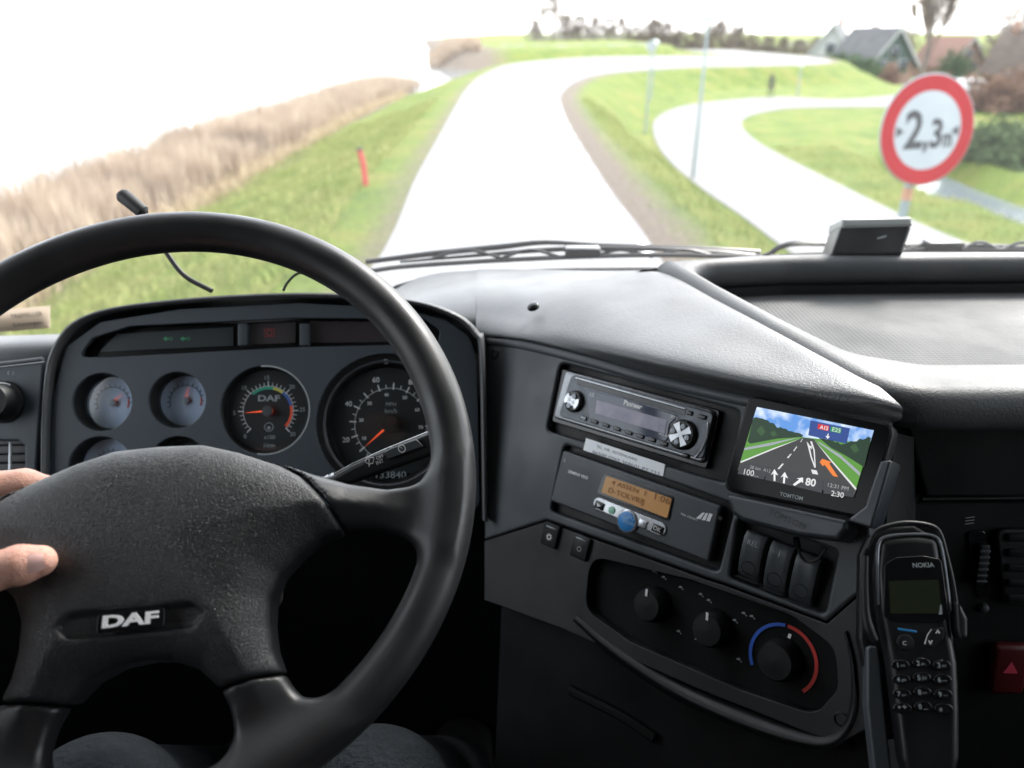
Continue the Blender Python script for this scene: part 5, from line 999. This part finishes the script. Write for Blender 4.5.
obj('wire', tube([K.hit(x, y, z) for x, y, z in ((798, 545, .012), (801, 556, .010), (808, 562, .008), (818, 559, .010), (826, 549, .016))], .0012, 8, sub=6), M['rubber'], cb)
obj('plug', tube([K.hit(798, 548, .012), K.hit(796, 538, .016)], .0028, 10), M['black'], cb)

# ---------------------------------------------------------------- phone handset and holder
PH = Plane(at(920, 650, .545), (.985, -.05, .10), (-.17, -.73, .66)); ph = lambda x, y, z=0: PH.uv(700+x/2.864, 500+y/2.864, z)
phone = thing('phone_handset', PH.pt(0, -.09, -.02), 'black phone handset with green screen and number keys standing in a holder', 'phone')
body = [ph(520, 112), ph(560, 101), ph(620, 97), ph(672, 103), ph(688, 122), ph(700, 200), ph(712, 300), ph(726, 380), ph(742, 470), ph(748, 600), ph(748, 745), ph(735, 800), ph(600, 805), ph(580, 745), ph(562, 600), ph(545, 470), ph(528, 380), ph(514, 300), ph(508, 200)]
obj('casing', plate(PH, rounded(body, .006, 3), -.02, 0, .006, res=5), mat('phone_plastic', (.006, .006, .0066), .42, blotch=30, spec=.4), phone)
obj('screen_surround', plate(PH, rounded([ph(528, 185), ph(560, 165), ph(640, 160), ph(690, 170), ph(712, 330), ph(690, 352), ph(560, 350), ph(525, 335)], .004), -.001, .0008, .0004), M['black'], phone)
obj('screen', flat(PH, [[ph(540, 232, .0011), ph(684, 228, .0011), ph(692, 325, .0011), ph(545, 325, .0011)]], .0011), mat('lcd_green', (.018, .024, .012), .3), phone, ang=False)
obj('screen_edge', flat(PH, [[ph(688, 300, .0013), ph(692, 300, .0013), ph(694, 327, .0013), ph(684, 328, .0013)]], .0013), M['dimw'], phone, ang=False)
obj('metal_trim', tube([PH.hit(700+x/2.864, 500+y/2.864, -.002) for x, y in ((512, 300), (508, 200), (512, 125), (540, 104), (620, 98), (670, 104), (690, 130), (705, 220), (716, 320))], .0012, 8, sub=5), M['dsilver'], phone)
obj('lettering', txt(PH, 'NOKIA', (913, 567.5), (934.5, 567), .0012, bold=.02), M['dimw'], phone, ang=False)
obj('call_key', plate(PH, rounded([ph(566, 366), ph(620, 374), ph(620, 380), ph(566, 373)], .0004), 0, .001, .0003), mat('key_blue', (.02, .18, .40), .4), phone)
ck = obj('clear_key', lathe(PH, *ph(588, 408), [(.006, 0), (.005, .0014), (0, .0018)], 18), M['dark'], phone); obj('symbol', txt(PH, 'C', (903, 645), (906.5, 645), .0022), M['white'], ck, ang=False)
sk = obj('scroll_key', plate(PH, rounded([ph(645, 415), ph(662, 372), ph(700, 362), ph(696, 400), ph(665, 425)], .003), 0, .0014, .0006), M['dark'], phone)
obj('symbol', flat(PH, [[ph(x, y, .0018) for x, y in q] for q in (((674, 382), (681, 370), (688, 382), (684, 382), (681, 376), (678, 382)), ((653, 402), (660, 415), (667, 402), (663, 402), (660, 409), (657, 402)), ((642, 412), (650, 386), (662, 369), (664, 370), (652, 388), (645, 413)))], .0018), M['white'], sk, ang=False)
keys = [('1', 'oo'), ('2', 'abc'), ('3', 'def'), ('4', 'ghi'), ('5', 'jkl'), ('6', 'mno'), ('7', 'pqrs'), ('8', 'tuv'), ('9', 'wxyz'), ('*', '+'), ('0', '_'), ('#', '')]
for i, (n_, l_) in enumerate(keys):
    r_, c_ = divmod(i, 3); x = (573, 632, 691)[c_]+r_*1.8; y = (472, 470, 473)[c_]+r_*41.5-(3 if c_ == 1 else 0)
    u, v = ph(x, y); k = obj('key', plate(Plane(PH.pt(u, v, 0), PH.ex, PH.n), [(.0062*math.cos(q*.3927), .0037*math.sin(q*.3927)) for q in range(16)], -.001, .0016, .0007), M['black'], phone)
    px_, py_ = 700+x/2.864, 500+y/2.864
    ms = [txt(PH, n_, (px_-3.6, py_+2.4), (px_-.4, py_+2.4), .0024, bold=.02)]
    if l_: ms.append(txt(PH, l_, (px_+.8, py_+1.8), (px_+5.2, py_+1.8), .0022))
    obj('symbol', join(ms), M['dimw'], k, ang=False)
hold = thing('phone_holder', PH.pt(0, 0, -.06), 'black cradle with glossy raised arms gripping the phone handset', 'phone holder')
obj('back_plate', plate(PH, rounded([ph(505, 95), ph(560, 68), ph(640, 62), ph(690, 90), ph(760, 330), ph(760, 700), ph(540, 700), ph(478, 400), ph(480, 150)], .006), -.035, -.021, .003), M['dark'], hold)
obj('top_guard', tube([PH.hit(700+x/2.864, 500+y/2.864, -.004) for x, y in ((480, 140), (502, 92), (540, 74), (590, 66), (650, 72), (684, 92), (705, 160), (722, 230), (734, 300))], [.0014, .0018, .002, .002, .0018, .0015], 10, sub=5), M['dark'], hold)
obj('side_arm', tube([PH.hit(700+x/2.864, 500+y/2.864, .000) for x, y in ((474, 160), (472, 240), (474, 320), (484, 370), (500, 402))], [.0022, .0026, .0032, .004, .003], 12, sub=5), M['dark'], hold)
obj('side_arm', plate(PH, rounded([ph(728, 290), ph(742, 300), ph(762, 340), ph(762, 395), ph(740, 400), ph(732, 370)], .003), -.012, .004, .0025), M['dark'], hold)
obj('foot', plate(PH, rounded([ph(495, 420), ph(530, 420), ph(560, 700), ph(575, 820), ph(520, 820), ph(495, 600)], .004), -.03, -.016, .002), M['panel'], hold)
obj('mount_arm', tube([PH.pt(-.01, -.01, -.03), PH.pt(.0, -.03, -.13)], [.016, .02], 14), M['dark'], hold)

# ---------------------------------------------------------------- box on the dash, wipers, microphone, sticker
BX = Plane(ony(868, 240, .975), (1, -.06, 0), (.0, -.90, .42))
bx = thing('receiver_box', BX.pt(0, -.025, -.02), 'small black box with rounded edges on the rear ledge of the shelf', 'box')
bq = lambda x, y: BX.uv(660+x/2.813, 190+y/2.813)
obj('case', plate(BX, rounded([bq(512, 92), bq(700, 88), bq(705, 108), bq(680, 182), bq(478, 186)], .003, 4), -.036, .003, .004, res=4), mat('box_plastic', (.035, .036, .037), .36, blotch=30), bx)
obj('lid', plate(BX, rounded([bq(508, 82), bq(702, 78), bq(706, 104), bq(505, 110)], .003, 4), -.038, .006, .004, res=4), mat('box_lid', (.34, .35, .345), .35), bx)
obj('mark', flat(BX, [[bq(606, 136), bq(634, 128), bq(632, 134), bq(608, 140)]], .0036), M['dimw'], bx, ang=False)
def wy(x, y, yy=1.155): return ony(x, y, yy)
w1 = thing('windscreen_wiper', wy(760, 254), 'wiper lying along the windscreen base straight ahead, left of the box', 'wiper', 'windscreen wipers')
obj('blade_rubber', tube([wy(x, y) for x, y in ((366, 272), (400, 267), (470, 262), (560, 257.5), (650, 255), (720, 256), (762, 257))], .0038, 8, sub=4), M['rubber'], w1)
obj('blade_spine', tube([wy(x, y, 1.163) for x, y in ((400, 262), (470, 256), (545, 250), (600, 248.5), (660, 249), (720, 252), (755, 255))], [.002, .003, .004, .0045, .004, .003, .002], 8, sub=4), M['black'], w1)
for x0, x1 in ((430, 500), (500, 560), (590, 650), (650, 715)): obj('blade_bow', tube([wy(x0, 259.5-(x0-430)*.012), wy((x0+x1)/2, 250, 1.16), wy(x1, 258-(x1-430)*.008)], .0026, 8, sub=5), M['black'], w1)
obj('centre_joint', box(wy(565, 252)-[.0, .012, .007], wy(600, 250)+[0, .012, .005], .002), M['black'], w1)
obj('arm', tube([wy(x, y, 1.185) for x, y in ((366, 262), (430, 254), (500, 247), (545, 242.5), (600, 245), (700, 248), (760, 252))], [.004, .005, .005, .004, .003, .003, .004], 8, sub=4), M['black'], w1)
w2 = thing('windscreen_wiper', wy(1100, 247), 'wiper on the passenger side, passing behind the small box', 'wiper', 'windscreen wipers')
obj('arm', tube([wy(x, y, 1.17) for x, y in ((735, 258), (765, 256), (778, 248), (795, 243.5), (830, 243.5), (900, 245), (980, 246), (1100, 252))], .0045, 8, sub=4), M['black'], w2)
obj('blade_rubber', tube([wy(x, y) for x, y in ((770, 257), (830, 254), (900, 251), (1000, 250), (1100, 252))], .0038, 8, sub=4), M['rubber'], w2)
for x0, x1 in ((905, 960), (960, 1000), (1000, 1050)): obj('blade_bow', tube([wy(x0, 250), wy((x0+x1)/2, 242, 1.16), wy(x1, 250)], .0026, 8, sub=5), M['black'], w2)
obj('centre_joint', box(wy(925, 246)-[0, .012, .005], wy(960, 244)+[0, .012, .005], .002), M['black'], w2)
mc = thing('gooseneck_microphone', at(210, 290, .84), 'thin black gooseneck microphone poking up behind the steering wheel rim', 'microphone')
obj('neck', tube([at(x, y, .80) for x, y in ((143, 211), (152, 228), (168, 255), (185, 276), (212, 291))], .0026, 8, sub=6), M['rubber'], mc)
obj('head', tube([at(x, y, .80) for x, y in ((121, 193), (123, 195.5), (143, 212), (145, 214))], [.0055, .0078, .0072, .004], 16), M['rubber'], mc)
obj('grille', tube([at(119.2, 191.8, .7985), at(121, 193.4, .7995)], [.0042, .0052], 14), M['dark'], mc)
cbl = thing('microphone_cable', at(300, 272, .9), 'short black cable end standing up inside the wheel at the dash edge', 'cable'); obj('wire', tube([at(x, y, .86) for x, y in ((283, 291), (288, 282), (299, 273), (320, 272))], .0016, 8, sub=5), M['rubber'], cbl)
sp_ = thing('paper_sticker', ony(24, 320, 1.085), 'tan paper sticker with black printing low on the windscreen at the left', 'sticker')
SKP = Plane(ony(24, 320, 1.085), (1, .09, 0), (0.09, -1, .1)); sq_ = lambda x, y: SKP.uv(x, y)
obj('sheet', plate(SKP, [sq_(-22, 312), sq_(50, 306), sq_(50, 328), (sq_(-20, 334))], -.0006, 0), mat('tan_paper', (.62, .50, .38), .7), sp_)
obj('printing', join([txt(SKP, 'TREFFELLER', (11, 318.5), (43, 315.5), .0006), txt(SKP, 'Erkenningsnr.', (14, 327), (44, 323.8), .0006)]), mat('sticker_ink', (.05, .045, .04), .7), sp_, ang=False)

# ---------------------------------------------------------------- the driver
hw = lambda px, py, off: WP.hit(px, py, off)
W_ = [hw(-235, 640, .055), hw(-150, 588, .040)]
thumb = [(hw(-150, 596, .034), hw(-78, 590, .036), .017, .0145), (hw(-78, 590, .036), hw(-8, 572, .034), .0145, .0120), (hw(-8, 572, .034), hw(20, 565, .0335), .0120, .0122), (hw(20, 565, .0335), hw(40, 561, .031), .0122, .0100)]
def fing(pts, rs): return [(a, b, ra, rb) for a, b, ra, rb in zip(pts[:-1], pts[1:], rs[:-1], rs[1:])]
idx = fing([hw(-135, 545, .018), hw(-100, 505, .004), hw(-30, 490, -.010), hw(24, 486, -.014), hw(60, 491, -.018)], [.014, .0128, .0128, .0118, .0088])
mid = fing([hw(-140, 575, .016), hw(-118, 545, -.018), hw(-60, 532, -.034), hw(-8, 540, -.036)], [.014, .012, .011, .009])
rin = fing([hw(-150, 605, .014), hw(-128, 590, -.020), hw(-76, 575, -.036), hw(-25, 580, -.036)], [.013, .0115, .0105, .009])
lit = fing([hw(-160, 630, .012), hw(-140, 625, -.018), hw(-95, 615, -.032), hw(-55, 615, -.032)], [.012, .010, .009, .008])
palm = [(hw(-200, 600, .032), hw(-140, 548, .020), .020, .016), (hw(-200, 610, .030), hw(-145, 580, .018), .020, .016), (hw(-205, 625, .028), hw(-152, 608, .016), .020, .015), (hw(-210, 640, .026), hw(-160, 630, .014), .018, .013), (hw(-200, 610, .034), hw(-150, 596, .034), .020, .018)]
wr = hw(-250, 650, .040); elbow = W(-.62, .10, -.50); sh = W(-.45, -.16, -.26)
hand = palm+[(wr, hw(-200, 615, .032), .024, .022), (elbow*.3+wr*.7, wr, .030, .024)]
h = .0019; parts_ = hand+thumb+idx+mid+rin+lit; pts_ = np.array([p for s in parts_ for p in s[:2]]); lo = pts_.min(0)-.035; hi = pts_.max(0)+.035
Xg3 = grid3(lo, hi, h); F = cones(Xg3, hand+mid[:1]+rin[:1]+lit[:1], .018)
for f_ in (thumb, idx, mid, rin, lit): F = smin(F, cones(Xg3, f_, .004), .006)
hm = surfnets(F, lo, h); del Xg3, F
hipL, hipR = W(-.35, -.08, -.74), W(-.17, -.08, -.74); kneeL, kneeR = W(-.375, .455, -.645), W(-.125, .46, -.640); ankL, ankR = W(-.42, .80, -1.04), W(-.08, .82, -1.04)
head = W(-.27, -.16, .02); neck = W(-.27, -.19, -.13); chest = W(-.26, -.20, -.36); shR = W(-.08, -.17, -.26); elR = W(-.02, -.06, -.54); wrR = W(-.10, .15, -.66)
legs = [(hipL, kneeL, .085, .060), (kneeL, ankL, .056, .040), (hipR, kneeR, .085, .060), (kneeR, ankR, .056, .040), (hipL, hipR, .10, .10)]
torso = [(W(-.26, -.11, -.72), chest, .13, .145), (sh+[.05, 0, 0], shR-[.05, 0, 0], .075, .075), (chest, W(-.26, -.19, -.24), .13, .09)]
armL = [(sh, elbow, .052, .042), (elbow, elbow*.35+wr*.65, .042, .032)]; armR = [(shR, elR, .052, .042), (elR, wrR, .042, .028)]
handR = [(wrR, wrR+[0, .07, -.01], .028, .022)]+[(wrR+[-.03+.02*k, .07, -.01], wrR+[-.035+.022*k, .14-.01*abs(k-1), -.035], .0105, .0085) for k in range(4)]+[(wrR+[.02, .03, 0], wrR+[-.055, .08, 0], .013, .010)]
headS = [(neck-[0, 0, .06], neck+[0, .02, .05], .058, .055), (head, head+[0, -.012, .03], .082, .09), (head+[0, .035, -.07], head+[0, .045, -.065], .045, .045), (head+[0, .085, -.005], head+[0, .10, -.03], .010, .013), (head+[-.088, -.01, 0], head+[-.092, -.015, .02], .012, .014), (head+[.088, -.01, 0], head+[.092, -.015, .02], .012, .014), (head+[-.03, .086, -.06], head+[.03, .086, -.06], .008, .008)]
feet = [(ankL, ankL+[0, .12, -.06], .04, .035), (ankR, ankR+[0, .12, -.06], .04, .035)]
def body_mesh(segs, h, infl=0, k=.03):
    pts_ = np.array([p for s in segs for p in s[:2]]); lo = pts_.min(0)-.17; hi = pts_.max(0)+.17; G_ = grid3(lo, hi, h)
    return surfnets(cones(G_, segs, k)-infl, lo, h)
per = thing('person', W(-.26, 0, -1.15), 'driver in blue jeans and dark shirt, left hand holding the steering wheel spoke', 'person')
bm_ = body_mesh(legs+torso+armL+armR+handR+headS, .011, 0, .02)
obj('body', join([bm_, hm]), M['skin'], per, ang=0)
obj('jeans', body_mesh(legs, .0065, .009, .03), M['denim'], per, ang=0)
obj('shirt', body_mesh(torso+armL+armR[:1]+[(elR, elR*.3+wrR*.7, .042, .03)], .011, .009, .04), M['shirt'], per, ang=0)
obj('hair', body_mesh([(head+[0, -.03, .03], head+[0, -.035, .035], .092, .092), (head+[0, -.05, -.03], head+[0, -.03, .05], .075, .085)], .009, .006), M['hair'], per, ang=0)
for s_ in feet: obj('shoe', body_mesh([s_], .008, .012), M['rubber'], per, ang=0)
# jeans creases
# thumb nail
tn = unit(hw(40, 561, .031)-hw(-8, 572, .034)); tc_ = hw(36, 562.5, .0315); vn = unit(EYE-tc_); vn = unit(vn-vn@tn*tn); NP = Plane(tc_+vn*.0098, tn, vn)
nr = [[NP.pt(u, v*(1-.22*max(u/.007, 0)**2), .0020-.0019*(v/.0065)**2-.0008*(u/.0075)**2) for v in (-.0062, -.0035, 0, .0035, .0062)] for u in (-.0078, -.004, 0, .004, .0078)]
obj('nail', loft(nr, 4, 4, True), M['nail'], per, ang=0)
# seats
for x, l_ in ((-.26, 'driver seat with dark cloth, under and behind the driver'), (.62, 'empty passenger seat with dark cloth')):
    s_ = thing('cab_seat', W(x, -.1, -1.15), l_, 'seat', 'cab seats')
    obj('cushion', box(W(x-.24, -.33, -.97), W(x+.24, .20, -.85), .04), M['shirt'], s_); obj('backrest', box(W(x-.24, -.52, -.90), W(x+.24, -.37, -.12), .05), M['shirt'], s_); obj('base', box(W(x-.18, -.28, -1.15), W(x+.18, .12, -.965), .01), M['dark'], s_)
    obj('headrest', box(W(x-.13, -.49, -.10), W(x+.13, -.39, .10), .03), M['shirt'], s_)
